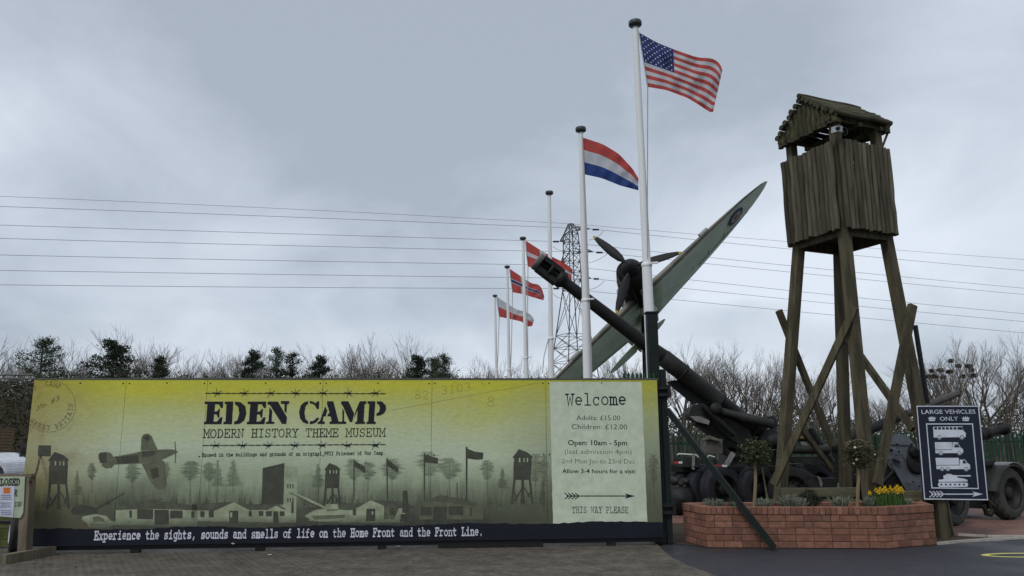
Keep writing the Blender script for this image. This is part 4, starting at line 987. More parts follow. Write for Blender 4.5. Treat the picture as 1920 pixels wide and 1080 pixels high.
# lamp and camera under the roof
fl = at(1569, 243, C0.y-.12)
t = thing('security_camera', fl, 'small white box camera hanging under the watch tower roof', 'camera')
b = B(); b.box(fl, (.10, .18, .11), Euler((R(12), 0, R(18))).to_matrix()); b.build('housing', mat('camera_grey', (.42, .44, .47), .5), t)
b = B(); b.lathe(fl+Vector((-.03, -.11, -.02)), (0, -1, -.2), [(-.02, .035), (.02, .035), (.02, .0)], 12); b.build('lens', M_black, t)
b = B(); b.bar(fl+Vector((.04, .05, 0)), fl+Vector((.17, .12, .0)), .03, .04); b.build('bracket', M_gunl, t)
p = at(1583, 247, C0.y-.1); t2 = thing('coil_of_cable', p, 'small coil of cable looped on the near corner post of the tower', 'cable')
b = B(); b.tube([p+Vector((.055*math.cos(a/10*6.4), -.01, .08*math.sin(a/10*6.4))) for a in range(11)], .008, 6, False); b.build('loop', M_gunl, t2)

# ------------------------------------------------------------------ black sign for large vehicles, fixed to the right leg
sY = 13.02
SF_ = Face(at(1731, 937, sY), (1, .0, 0), (0, 0, 1))
pc = [SF_.uv(*p) for p in ((1731, 936.5), (1853, 937.5), (1836, 760), (1717.5, 760.5))]
sg = thing('vehicle_sign', SF_.P(*pc[0]), 'dark navy sign reading LARGE VEHICLES ONLY above white vehicle shapes and an arrow', 'sign')
b = B(); b.prism([SF_.P(x, y, 0) for x, y in pc], -SF_.n, .02); b.build('board', mat('sign_navy', (.014, .018, .034), .45, (.010, .013, .026)), sg)
def sp(name, polys, m=M_signw, off=.002, org=(1700, 740), s=4.154):
    b = B()
    for k, po in enumerate(polys): b.poly([SF_.hit(org[0]+x/s, org[1]+y/s, off+k*.0001) for x, y in po])
    return b.build(name, m, sg, fixn=False)
def frame(name, q, wd):
    c = Vector((sum(p[0] for p in q)/4, sum(p[1] for p in q)/4)); b = B()
    o = [Vector(p) for p in q]; inn = []
    for p in o:
        d = Vector(p)-c; inn.append(Vector((p.x-math.copysign(wd, d.x), p.y-math.copysign(wd, d.y))))
    V = [SF_.hit(1700+p.x/4.154, 740+p.y/4.154, .002) for p in o+inn]
    b.add(V, [(i, (i+1) % 4, 4+(i+1) % 4, 4+i) for i in range(4)]); b.build(name, M_signw, sg, fixn=False)
frame('border', [(75, 86), (563, 86), (634, 822), (136, 816)], 8)
frame('inner_border', [(150, 224), (516, 224), (562, 735), (192, 730)], 8)
sans('LARGE VEHICLES', SF_, (1728, 776), (1829, 775.5), 8, M_signw, sg, .004)
sans('ONLY', SF_, (1762.5, 788.8), (1796.5, 788.3), 7.6, M_signw, sg, .004)
for cx_ in (196, 459):
    sp('crown_mark', [[(cx_-24, 192), (cx_-32, 176), (cx_-22, 184), (cx_-16, 170), (cx_-6, 182), (cx_, 166), (cx_+7, 182), (cx_+17, 170), (cx_+22, 184), (cx_+33, 175), (cx_+25, 192)], [(cx_-24, 195), (cx_+25, 195), (cx_+23, 205), (cx_-22, 205)]])
def wheelp(x, y, r):
    sp('wheel_mark', [[(x+r*math.cos(a*.524), y+r*math.sin(a*.524)) for a in range(12)]], off=.003)
    sp('wheel_ring', [[(x+r*.8*math.cos(a*.524), y+r*.8*math.sin(a*.524)) for a in range(12)]], MATS['sign_navy'], .0035); sp('wheel_hub', [[(x+r*.55*math.cos(a*.524), y+r*.55*math.sin(a*.524)) for a in range(12)]], off=.004)
sp('bus_mark', [[(205, 250), (435, 247), (440, 278), (460, 300), (460, 330), (210, 334)]])
sp('bus_window', [[(214+i*30, 253), (236+i*30, 253), (237+i*30, 272), (215+i*30, 272)] for i in range(7)]+[[(406, 252), (434, 252), (438, 274), (410, 274)]], MATS['sign_navy'], .003)
wheelp(254, 330, 18); wheelp(429, 330, 18)
sp('van_mark', [[(218, 370), (352, 370), (355, 425), (222, 428)], [(222, 432), (355, 429), (358, 370), (402, 372), (402, 382), (370, 384), (370, 388), (408, 390), (420, 412), (438, 425), (440, 454), (224, 456)]]); sp('van_window', [[(370, 392), (402, 392), (416, 410), (372, 412)]], MATS['sign_navy'], .003)
wheelp(266, 454, 17); wheelp(411, 454, 17)
sp('lorry_mark', [[(224, 492), (405, 492), (408, 546), (230, 549)], [(230, 553), (412, 550), (412, 506), (455, 506), (470, 530), (492, 545), (495, 580), (232, 580)]]); sp('lorry_window', [[(436, 512), (454, 512), (466, 536), (438, 536)]], MATS['sign_navy'], .003)
wheelp(276, 578, 16); wheelp(320, 578, 16); wheelp(464, 578, 18)
sp('tank_mark', [[(248, 662), (285, 660), (284, 655), (290, 652), (286, 645), (286, 628), (305, 626), (308, 617), (345, 617), (350, 624), (382, 628), (470, 628), (472, 625), (498, 627), (498, 638), (472, 638), (388, 636), (400, 648), (450, 654), (472, 664), (475, 676), (250, 680)], [(242, 700), (250, 684), (470, 684), (480, 700), (470, 718), (252, 720)]])
for i in range(6): sp('roller_mark', [[(270+i*35+8*math.cos(a*.785), 700+8*math.sin(a*.785)) for a in range(8)]], MATS['sign_navy'], .003)
b = B(); arrow(b, lambda x, y, k: SF_.hit(x, y, .002+k*.0002), 1741, 1843, 926.5, 1.0)
b.build('arrow', M_signw, sg, fixn=False)
b = B(); b.bar((at(1763, 960, 13.15).x, 13.15, 0), (at(1745, 800, 13.15).x, 13.15, at(1745, 800, 13.15).z), .17, .14, (1, 0, 0)); b.build('backing_post', M_timber, sg)
b = B(); b.bar(gz(1784, 1005)+Vector((0, .03, 0)), (at(1768, 930, 13.10).x, 13.10, at(1768, 930, 13.1).z), .12, .08); b.build('prop', M_sleeper, sg)

# ------------------------------------------------------------------ flagpoles and flags
poles = [(13.05, (1223, 712), (1191, 48), 7, 'tallest nearest white flagpole, carrying the stars and stripes flag'),
 (16.5, (1101.5, 712), (1089, 246), 6, 'white flagpole with the red white and blue banded flag'),
 (22.9, (1033.5, 712), (1030, 364), 6, 'bare white flagpole without a flag, between two flagged poles'),
 (28.4, (987, 712), (980.5, 449), 5, 'white flagpole with the red flag with white cross, behind the gun muzzle'),
 (33.2, (955, 712), (951, 502), 5, 'white flagpole with the red flag with blue and white cross'),
 (39.2, (931, 712), (928, 556), 5, 'farthest white flagpole, carrying the white over red flag')]
for i, (Y, pb, pt, _, lb) in enumerate(poles):
    lo = at(*pb, Y); hi = at(*pt, Y); d = (hi-lo)/(hi.z-lo.z); base = lo-d*lo.z
    t = thing('flagpole', base, lb, 'flagpole', 'white flagpoles in a row behind the hoarding')
    jz = 4.55; J = base+d*jz
    b = B(); b.tube([base, J], [.098, .085], 16); b.build('lower_tube', M_white, t)
    b = B(); b.tube([J, hi], [.073, .052], 16); b.build('upper_tube', M_white, t)
    b = B(); b.lathe(J, d, [(-.03, .086), (-.02, .094), (.03, .094), (.05, .075)], 16); b.build('collar', M_white, t)
    b = B(); b.lathe(hi, d, [(-.04, .062), (-.01, .062), (.0, .115), (.015, .122), (.07, .122), (.085, .112), (.09, .0)], 24); b.build('cap', M_cap, t)
    if i in (0, 1, 2, 3):
        c = J+Vector((.05, -.12, .02)); b = B(); b.bar(c+Vector((-.02, .03, 0)), c+Vector((.13, .03, .01)), .03, .035); b.build('cleat', M_white, t)
def flag(name, Y, top, bot, label, colour_fn, nu=36, nv=14, wave=.05, halyard=None, parent=None, extra=None):
    """top and bot: sighted outlines of the upper and lower hem, hoist first"""
    def along(pl_, f):
        ls = [math.dist(a, c) for a, c in zip(pl_[:-1], pl_[1:])]; s = sum(ls)*f
        for l, a, c in zip(ls, pl_[:-1], pl_[1:]):
            if s <= l+1e-9: return (a[0]+(c[0]-a[0])*s/l, a[1]+(c[1]-a[1])*s/l)
            s -= l
        return pl_[-1]
    sm = lambda pl_, f: tuple(sum(along(pl_, min(1, max(0, f+o)))[k]*w_ for o, w_ in ((-.05, .25), (0, .5), (.05, .25))) for k in (0, 1)) if .05 < f < .95 else along(pl_, f)
    def surf(u, v, off=0):
        a = sm(top, u); c = sm(bot, u); x = a[0]+(c[0]-a[0])*v; y = a[1]+(c[1]-a[1])*v
        rip = wave*u**.5*(math.sin(u*15-v*4.2)+.5*math.sin(u*29+v*7+1)+.35*math.sin(v*11+u*9)+.2*math.sin(u*47-v*13))
        return at(x, y, Y+rip+.1*u+off)
    t = thing(name, surf(0, 0), label, 'flag', 'flags flying from the poles')
    mats = []; cols_ = {}
    groups = {}
    for j in range(nv):
        for i in range(nu):
            k = colour_fn((i+.5)/nu, (j+.5)/nv); groups.setdefault(k, []).append((i, j))
    for k, cells in groups.items():
        for band in [cells]:
            b = B(); idx = {}
            for i, j in band:
                q = []
                for di, dj in ((0, 0), (1, 0), (1, 1), (0, 1)):
                    key = (i+di, j+dj)
                    if key not in idx: idx[key] = len(b.v); b.v.append(surf(key[0]/nu, key[1]/nv))
                    q.append(idx[key])
                b.f.append(tuple(q)); b.sm.append(True); b.mi.append(0)
            b.build(k[0], k[1], t, fixn=False)
    if extra: extra(t, surf)
    return t
FR = mat('flag_red', (.55, .10, .09), .85, (.44, .07, .065), scale=3, trans=.45)
FW = mat('flag_white', (.62, .63, .66), .85, (.52, .53, .56), scale=3, trans=.45)
FB = mat('flag_blue', (.035, .075, .25), .85, (.025, .05, .18), scale=3, trans=.35)
FN = mat('flag_navy', (.04, .06, .19), .85, (.03, .045, .15), scale=4, trans=.35)
def us(u, v):
    if u < .40 and v < 7/13: return ('canton', FN)
    s = int(v*13); return ('stripe_%s' % ('red' if s % 2 == 0 else 'white'), FR if s % 2 == 0 else FW)
def stars(t, surf):
    base = None
    k = 0
    for r_ in range(9):
        for c_ in range(6 if r_ % 2 == 0 else 5):
            u = .40*((c_+.5)/6+(0 if r_ % 2 == 0 else 1/12)); v = 7/13*(r_+.7)/9.4
            b = B()
            for off in (-.006, .006):
                c = surf(u, v, off); du = (surf(u+.01, v, off)-c).normalized(); dv = (surf(u, v+.02, off)-c).normalized()
                pts = [c+(du*math.sin(a*math.pi/5)-dv*math.cos(a*math.pi/5))*(.019 if a % 2 == 0 else .008) for a in range(10)]
                b.add([c]+pts, [(0, i+1, (i+1) % 10+1) for i in range(10)])
            b.build('star', FW2, t, fixn=False)
FW2 = mat('star_white', (.75, .76, .8), .8)
flag('flag', 13.02, [(1198, 61), (1232, 80), (1270, 95), (1308, 108), (1336, 109), (1350, 118), (1354.5, 132)], [(1214.5, 163), (1250, 169), (1290, 184), (1314, 199), (1324, 206), (1330, 210), (1337, 210)], 'stars and stripes flag on the nearest tallest pole', us, 60, 39, .075, extra=stars)
flag('flag', 16.46, [(1093.5, 258), (1130, 270), (1160, 288), (1186, 316), (1197, 334)], [(1096, 327), (1128, 334), (1163, 348), (1197, 357)], 'red over white over blue flag on the second pole', lambda u, v: ('red_band', FR) if v < .333 else (('white_band', FW) if v < .666 else ('blue_band', FB)), 40, 15, .05)
def cross(f1, inner):
    def fn(u, v):
        if inner and (abs(u-.36) < .04 or abs(v-.5) < .055): return ('blue_cross', FN)
        if abs(u-.36) < (.085 if inner else .055) or abs(v-.5) < (.11 if inner else .085): return ('white_cross', FW)
        return ('red_field', FR)
    return fn
flag('flag', 28.35, [(985.5, 451), (1004, 463), (1022, 474), (1040, 484), (1056, 491), (1074, 505)], [(990, 500), (1008, 503), (1026, 507), (1048, 516), (1071, 524)], 'red flag with a white cross, half hidden by the gun muzzle', cross(0, False), 40, 24, .05)
flag('flag', 33.15, [(956, 504), (978, 519), (998, 532), (1010, 533), (1016, 541), (1020.5, 556)], [(961, 548), (978, 551), (998, 557), (1008, 560), (1019, 563)], 'red flag with a dark blue cross edged in white', cross(0, True), 46, 30, .05)
flag('flag', 39.15, [(931.5, 556), (952, 570), (970, 581), (984, 584), (996, 590), (1001.5, 600)], [(936.5, 594), (956, 598), (978, 603), (990, 613), (998, 611)], 'white over red flag on the farthest pole', lambda u, v: ('white_band', FW) if v < .5 else ('red_band', FR), 36, 12, .06)
# halyards
for i, (Y, pts) in enumerate(((13.0, [(1196, 55), (1198, 62), (1214.5, 164), (1214, 330), (1214, 484)]), (16.45, [(1092, 255), (1096, 328), (1108, 640), (1110, 712)]), (28.3, [(984, 452), (990, 500), (989, 600), (990, 672)]), (33.1, [(955, 504), (961, 548), (959, 650), (957, 700)]), (39.1, [(931, 556), (936, 594), (934, 660), (932, 705)]), (22.85, [(1032, 634), (1027, 640), (1020, 668), (1017, 700)]))):
    b = B(); b.tube([at(x, y, Y-.02) for x, y in pts], .006+.0003*Y, 5, False)
    tag(b.build('halyard', M_rope), ['thin flag rope hanging beside the nearest flagpole', 'thin flag rope beside the second flagpole', 'thin flag rope under the flag behind the muzzle', 'thin flag rope under the blue crossed flag', 'thin flag rope on the farthest flagpole', 'loose rope slanting from the bare flagpole'][i], 'rope', 'ropes on the flagpoles')
# ------------------------------------------------------------------ fighter aircraft mounted on a column
AC = at(1182, 500, 26.0)                     # propeller hub
Fw = Vector((-.2, -.95, .25)).normalized(); Sp = Vector((.72, 0, .69)); Sp = (Sp-Fw*Sp.dot(Fw)).normalized(); Dn = Fw.cross(Sp).normalized()
if Dn.z > 0: Dn = -Dn
Up = -Dn
def AP(f, s_, u): return AC+Fw*f+Sp*s_+Up*u     # f forward of the hub, s to the upper wing tip, u up through the canopy
M_sky = mat('duck_egg_paint', (.54, .62, .56), .45, (.42, .51, .455), scale=1.6, bump=.1, bscale=8, detail=8)
M_camo = mat('camouflage_brown', (.20, .19, .16), .6, (.13, .13, .11), scale=.8, lo=.46, hi=.54)
M_prop = mat('propeller_black', (.009, .009, .012), .6)
M_tipy = mat('tip_yellow', (.45, .31, .04), .6)
ac = thing('fighter_aircraft', AC, 'pale green and brown wartime propeller fighter aircraft banked steeply above the hoarding', 'aeroplane')
# fuselage
secs = [(-.15, .38, .40, 0), (-.5, .50, .56, .0), (-1.3, .54, .66, -.03), (-2.2, .50, .64, -.05), (-3.2, .50, .68, -.03), (-4.5, .44, .60, .05), (-6, .30, .44, .15), (-7.4, .16, .28, .24), (-8.4, .05, .14, .3)]
b = B(); n = 24; vs = []; fs = []
for f, wd, ht, cu2_ in secs:
    for k in range(n):
        a = 2*math.pi*k/n; vs.append(AP(f, wd*math.cos(a), cu2_+ht*math.sin(a)))
for i in range(len(secs)-1):
    for k in range(n): fs.append((i*n+k, i*n+(k+1) % n, (i+1)*n+(k+1) % n, (i+1)*n+k))
b.add(vs, fs, True); b.f.append(tuple(range(n))); b.sm.append(False); b.mi.append(0)
for fi in range(len(b.f)-1):
    q = b.f[fi]; c = sum((b.v[i] for i in q), Vector())/len(q)
    if (c-AC).dot(Up) > .12: b.mi[fi] = 1
    if (c-AC).dot(Fw) > -.35: b.mi[fi] = 2
    elif (c-AC).dot(Fw) > -2.0 and (c-AC).dot(Up) < -.12: b.mi[fi] = 2  # closed skin under the nose coloured black for the bay's dark inside
b.mi[len(b.f)-1] = 2
b.build('fuselage', [M_sky, M_camo, mat('bay_black', (.010, .010, .009), .8)], ac)
b = B(); b.prism([AP(-.55, .30*math.cos(a)-.02, -.30+.42*math.sin(a)) for a in [k*math.pi/8 for k in range(16)]], -Fw, 0.02)
# open belly bay without its cowling, its dark inside painted as a black slab
vs = []
bay = [(-.30, .30, -.34), (-.9, .38, -.58), (-1.7, .34, -.66), (-2.3, .10, -.70), (-2.3, -.15, -.70), (-1.7, -.36, -.66), (-.9, -.40, -.56), (-.30, -.30, -.32)]
b = B(); b.prism([AP(*p) for p in bay], Up, .12); b.build('engine_bay', mat('bay_black', (.008, .008, .007), .8), ac)
b = B(); b.tube([AP(-.8, -.1, -.6), AP(-1.1, -.15, -.78), AP(-2.3, -.25, -.86)], [.10, .13, .12], 14); b.build('intake_duct', M_gunb, ac)
for k in range(4):
    b = B(); b.box(AP(-.55-.28*k, -.46, .12), (.16, .16, .12)); b.build('exhaust_stub', M_rust, ac)
b = B(); b.lathe(AP(-.28, 0, 0), Fw, [(-.12, .37), (0, .36), (.12, .35), (.3, .29), (.46, .17), (.54, .06), (.55, 0)], 28); b.build('spinner', M_prop, ac)
# blades: sighted directions
for tx, ty in ((1109, 440), (1281, 472), (1155, 590)):
    d = ray(tx, ty); t_ = (AC-EYE).dot(Fw)/d.dot(Fw); tip = EYE+d*t_; r = tip-AC; Lb = 1.82; r = r.normalized(); t2 = r.cross(Fw).normalized()
    cs = [(.24, .05, .05), (.34, .07, .05), (.5, .13, .04), (.8, .165, .03), (1.15, .15, .022), (1.45, .12, .016), (1.70, .07, .012), (Lb, .02, .008)]
    b = B(); vs = []; fs = []
    for rr_, hw, th in cs:
        tw_ = R(16-10*rr_/Lb); ch = t2*math.cos(tw_)+Fw*math.sin(tw_); nn = r.cross(ch).normalized()
        for a in range(8):
            an = a*math.pi/4; vs.append(AC+r*rr_+ch*(hw*math.cos(an))+nn*(th*math.sin(an)))
    for i in range(len(cs)-1):
        for k in range(8): fs.append((i*8+k, i*8+(k+1) % 8, (i+1)*8+(k+1) % 8, (i+1)*8+k))
    b.add(vs, fs, True)
    for fi in range(len(b.f)):
        if fi >= 6*8: b.mi[fi] = 1
    b.build('propeller_blade', [M_prop, M_tipy], ac)
# wings
st_ = [(.3, 3.3, .50, 0), (1.0, 3.05, .44, .01), (1.9, 2.82, .38, .03), (2.9, 2.6, .32, .05), (3.9, 2.35, .26, .07), (4.8, 2.04, .20, .09), (5.6, 1.68, .15, .11), (6.25, 1.26, .10, .12), (6.65, .88, .07, .13), (6.9, .48, .04, .13), (7.02, .08, .015, .13)]
af = [(0, 0), (.015, .28), (.06, .62), (.16, .92), (.32, 1), (.55, .78), (.8, .36), (1, .03), (.8, -.20), (.55, -.38), (.32, -.46), (.16, -.44), (.06, -.32), (.015, -.16)]
for sgn in (1, -1):
    b = B(); vs = []; fs = []; m_ = len(af)
    for s_, ch, th, dh in st_:
        le = -1.50-(3.3-ch)*.36
        for x, y in af: vs.append(AP(le-x*ch, sgn*s_, -.42+dh+y*th*.62))
    for i in range(len(st_)-1):
        for k in range(m_): fs.append((i*m_+k, i*m_+(k+1) % m_, (i+1)*m_+(k+1) % m_, (i+1)*m_+k))
    b.add(vs, fs, True)
    for fi in range(len(b.f)):
        k = fi % m_
        if k in (0, 1, 2, 3, 4, 5, 6) or k >= m_-2: b.mi[fi] = 1
    b.f.append(tuple(range(m_))); b.sm.append(False); b.mi.append(0)
    b.build('wing', [M_sky, M_camo], ac)
    # roundel under the wing
    for k, (r_, mm) in enumerate(((.42, mat('roundel_blue', (.02, .03, .09), .5)), (.27, mat('roundel_white', (.34, .38, .38), .6)), (.14, mat('roundel_red', (.32, .03, .04), .5)))):
        s0 = 5.1; dh = .10; b = B(); b.poly([AP(-2.75+r_*math.sin(a*.3142)*1.05, sgn*(s0+r_*math.cos(a*.3142)), -.42+dh-.075+(r_*math.cos(a*.3142))*.035-k*.006-.012) for a in range(20)])
        b.build('roundel', mm, ac, fixn=False)
    # yellowish gun patch strip and leading edge joint
    b = B(); le = -1.55-.12*.42; s0 = 2.9
    b.tube([AP(le+.0, sgn*3.1, -.42+.055), AP(le-.03, sgn*3.5, -.42+.06)], [.085, .08], 10); b.build('gun_patch', mat('patch_grey', (.33, .34, .32), .6), ac)
    b = B(); b.bar(AP(-3.75, sgn*3.0, -.42+.05-.06), AP(-3.45, sgn*5.9, -.42+.11-.045), .02, .02); b.build('aileron_gap', mat('panel_gap', (.05, .06, .055), .8), ac)
    for q in range(5):
        s1 = .9+q*.9; b = B(); b.bar(AP(-2.1-.05*q, sgn*s1, -.42+.02*s1-.12+.018*q), AP(-3.7, sgn*s1, -.42+.02*s1-.075+.006*q), .014, .014); b.build('panel_line', MATS['panel_gap'], ac)
    # tailplane
    b = B(); vs = []; fs = []; ts = [(.1, 1.05, .13), (.8, .95, .11), (1.3, .75, .08), (1.6, .45, .05), (1.72, .1, .02)]
    for s_, ch, th in ts:
        for x, y in af: vs.append(AP(-7.55-(1.05-ch)*.5-x*ch, sgn*s_, .28+y*th*.6))
    for i in range(len(ts)-1):
        for k in range(m_): fs.append((i*m_+k, i*m_+(k+1) % m_, (i+1)*m_+(k+1) % m_, (i+1)*m_+k))
    b.add(vs, fs, True); b.build('tailplane', M_sky, ac)
# fin, canopy, radiator, tail wheel
b = B(); b.prism([AP(-7.2, -.03, .4), AP(-7.9, -.03, 1.35), AP(-8.25, -.03, 1.55), AP(-8.6, -.03, 1.4), AP(-8.75, -.03, .7), AP(-8.5, -.03, .1)], Sp, .06); b.build('fin', M_camo, ac)
b = B(); vs = []; fs = []
cn = [(-2.3, .03, .0), (-2.6, .24, .22), (-3.0, .28, .36), (-3.6, .27, .36), (-4.3, .18, .2), (-4.8, .02, .0)]
for f, wd, ht in cn:
    for k in range(9): a = math.pi*k/8; vs.append(AP(f, wd*math.cos(a), .56+ht*math.sin(a)))
for i in range(5):
    for k in range(8): fs.append((i*9+k, i*9+k+1, (i+1)*9+k+1, (i+1)*9+k))
b.add(vs, fs, True); b.build('canopy', mat('canopy_glass', (.10, .13, .15), .1), ac)
b = B(); b.prism([AP(-2.6, -.28, -.62), AP(-2.6, .28, -.62), AP(-2.6, .24, -.92), AP(-2.6, -.24, -.92)], -Fw, 1.1); b.build('radiator', M_sky, ac)
colb = AP(-2.9, 0, -.5); cb = at(1213, 700, colb.y)
b = B(); b.tube([(cb.x, colb.y, -.02), (cb.x, colb.y, 3.0), colb], [.19, .17, .15], 14); tag(b.build('support_column', M_gunl), 'grey steel column carrying the aircraft behind the nearest flagpole', 'column')

# ------------------------------------------------------------------ wheels
TM = {}
def tyre_mesh(r, wd, lug, m, key):
    if key in TM: return TM[key]
    n = 72; pr = [(-wd*.5, r*.60), (-wd*.52, r*.72), (-wd*.49, r*.88), (-wd*.40, r*.965), (-wd*.22, r), (-wd*.2, r*.985), (-wd*.03, r*.985), (0, r), (wd*.03, r*.985), (wd*.2, r*.985), (wd*.22, r), (wd*.40, r*.965), (wd*.49, r*.88), (wd*.52, r*.72), (wd*.5, r*.60)]
    mod = None
    if lug: mod = lambda i, k, rr_: rr_*(.955 if (3 <= i <= 11 and ((k+(i if i < 7 else 14-i)) // 2) % 2) else 1)
    b = B(); b.lathe((0, 0, 0), (1, 0, 0), pr, n, mod, smooth=not lug); o = b.build('tyre', m, None, loc=(0, 0, 0)); TM[key] = o.data; bpy.data.objects.remove(o); return TM[key]
RM = {}
def rim_mesh(r, wd, m, key):
    if key in RM: return RM[key]
    b = B(); b.lathe((0, 0, 0), (-1, 0, 0), [(wd*.46, r*.60), (wd*.5, r*.56), (wd*.32, r*.54), (wd*.10, r*.50), (wd*.02, r*.40), (wd*.04, r*.28), (wd*.16, r*.24), (wd*.30, r*.22), (wd*.34, r*.12), (wd*.34, 0)], 28)
    b.lathe((0, 0, 0), (1, 0, 0), [(wd*.46, r*.60), (wd*.3, r*.5), (wd*.1, 0)], 20)
    for k in range(8):
        a = k*math.pi/4; b.lathe((-wd*.03, r*.33*math.cos(a), r*.33*math.sin(a)), (-1, 0, 0), [(0, .022), (.04, .022), (.045, 0)], 6)
    o = b.build('rim', m, None, loc=(0, 0, 0)); RM[key] = o.data; bpy.data.objects.remove(o); return RM[key]
def wheel(parent, c, r, wd, rz, lug=False, m=None, mr_=None, key='a'):
    m = m or M_tyre; mr_ = mr_ or M_gun
    w_ = bpy.data.objects.new('wheel', None); col.objects.link(w_); w_.parent = parent; w_.location = Vector(c)-Vector(parent['_loc']); w_.rotation_euler = (0, 0, rz)
    t = bpy.data.objects.new('tyre', tyre_mesh(r, wd, lug, m, key)); q = bpy.data.objects.new('rim', rim_mesh(r, wd, mr_, key))
    for o in (t, q): col.objects.link(o); o.parent = w_
    return w_

# ------------------------------------------------------------------ the large gun
GY = 17.8
gun = thing('heavy_gun', gz(1352, 966), 'huge dark field gun with its long barrel raised to the left over the hoarding', 'gun')
Pm = at(1005, 488, 17.0); Pb = at(1436, 818, GY); ax = (Pb-Pm).normalized()
Pm = Pm; Lg = (Pb-Pm).length
def on(px):       # point of the axis seen at image column px
    lo_, hi_ = -2.0, Lg+3
    for _ in range(40):
        md = (lo_+hi_)/2; p = CAMROT.transposed() @ (Pm+ax*md-EYE); x = 960+F_PX*p.x/-p.z
        if x < px: lo_ = md
        else: hi_ = md
    return lo_
t0 = on(1005)
b = B(); b.lathe(Pm, ax, [(.05, .125), (0, .13), (0, .20), (.03, .212), (.11, .212), (.12, .19)], 28); b.build('muzzle_ring', mat('muzzle_grey', (.13, .13, .125), .6), gun)
xg, yg, _ = basis(ax)
hz = ax.cross(Vector((0, 0, 1))).normalized(); vt = hz.cross(ax).normalized()
b = B(); b.lathe(Pm, ax, [(.10, .13), (.10, .105), (.75, .105)], 20)
b.lathe(Pm, ax, [(.36, .12), (.36, .195), (.43, .195), (.43, .12)], 28)
for s_ in (-1, 1): b.bar(Pm+ax*.12+vt*.14*s_, Pm+ax*.66+vt*.14*s_, .28, .11, vt)
b.lathe(Pm, ax, [(.60, .12), (.61, .195), (.76, .2), (.80, .16), (.84, .13)], 28)
b.build('muzzle_brake', M_gun, gun)
b = B(); b.lathe(Pm, ax, [(.8, .122), (1.1, .13), (3.0, .155), (on(1225), .17), (on(1240), .185), (on(1250), .185)], 30); b.build('barrel', M_gun, gun)
b = B(); b.lathe(Pm, ax, [(on(1242), .18), (on(1243), .20), (on(1279), .198), (on(1280), .188), (on(1345), .18), (on(1346), .187), (on(1352), .187), (on(1353), .172), (on(1396), .165), (on(1427), .155), (on(1428), 0)], 30); b.build('recoil_jacket', M_gunl, gun)
for px in (1278, 1348, 1415):
    b = B(); b.lathe(Pm, ax, [(on(px), .17), (on(px), .208), (on(px)+.05, .208), (on(px)+.05, .17)], 28); b.build('band', M_gun, gun)
# cradle and elevating mass, sighted in profile
def slab(name, pts, Y, depth, m=M_gun, parent=None):
    b = B(); b.prism([at(x, y, Y) for x, y in pts], Vector((0, 1, 0)), depth); return b.build(name, m, parent or gun)
O7 = lambda p: [(1240+x/4.5, 620+y/4.5) for x, y in p]
slab('cradle_rail', O7([(55, 430), (90, 420), (145, 415), (400, 600), (380, 615), (320, 612), (275, 622), (60, 440)]), GY-.12, .12, M_gun)
slab('cradle', O7([(370, 600), (640, 700), (850, 850), (770, 910), (690, 1010), (590, 1020), (350, 815), (290, 790), (300, 640)]), GY-.10, .5, M_gun)
slab('side_plate', O7([(530, 740), (720, 760), (770, 905), (700, 980), (560, 900), (450, 800)]), GY-.14, .04, M_gunl)
slab('front_lug', O7([(235, 700), (250, 650), (300, 618), (360, 612), (400, 650), (420, 740), (380, 790), (290, 765), (240, 730)]), GY-.30, .45, M_gunl)
slab('lug_plate', O7([(240, 722), (330, 722), (410, 760), (400, 792), (300, 768)]), GY-.36, .06, M_gunb)
b = B(); b.tube([at(*O7([(350, 640)])[0], GY-.42), at(*O7([(620, 880)])[0], GY-.42)], .065, 12); b.build('guide_rod', M_gun, gun)
b = B(); b.bar(at(*O7([(340, 625)])[0], GY-.38), at(*O7([(560, 820)])[0], GY-.38), .05, .07); b.build('guide_rail', M_gunl, gun)
e0 = at(*O7([(455, 668)])[0], GY-.4); e1 = at(*O7([(935, 790)])[0], GY-.4)
b = B(); b.tube([e0, e0+(e1-e0)*.42, e0+(e1-e0)*.43, e1], [.085, .085, .105, .105], 16); b.build('equilibrator', M_gunl, gun)
b = B(); b.lathe(e0+Vector((0, -.05, .03)), (0, 1, 0), [(-.06, 0), (-.06, .13), (.06, .13), (.06, 0)], 18); b.build('equilibrator_eye', M_gunl, gun)
slab('bracket', O7([(885, 730), (945, 718), (975, 760), (975, 990), (930, 1000), (900, 900), (930, 850), (945, 790), (925, 745)]), GY-.15, .25, M_gunl)
tr = at(1447, 826, GY-.2); b = B(); b.lathe(tr, (0, -1, 0), [(-.3, .26), (0, .26), (.03, .24), (.04, .17), (.10, .16), (.16, .12), (.2, .05), (.2, 0)], 26); b.build('trunnion', M_gunl, gun)
b = B(); b.tube([at(1442, 780, GY-.1), at(1441, 770, GY-.1)], [.06, .05], 8); b.build('filler_cap', M_gunb, gun)
slab('breech', [(1425, 800), (1448, 806), (1456, 835), (1436, 862), (1418, 850), (1412, 818)], GY-.05, .4)
slab('top_carriage', [(1380, 838), (1480, 842), (1478, 884), (1350, 884), (1365, 856)], GY, .6, M_gun)
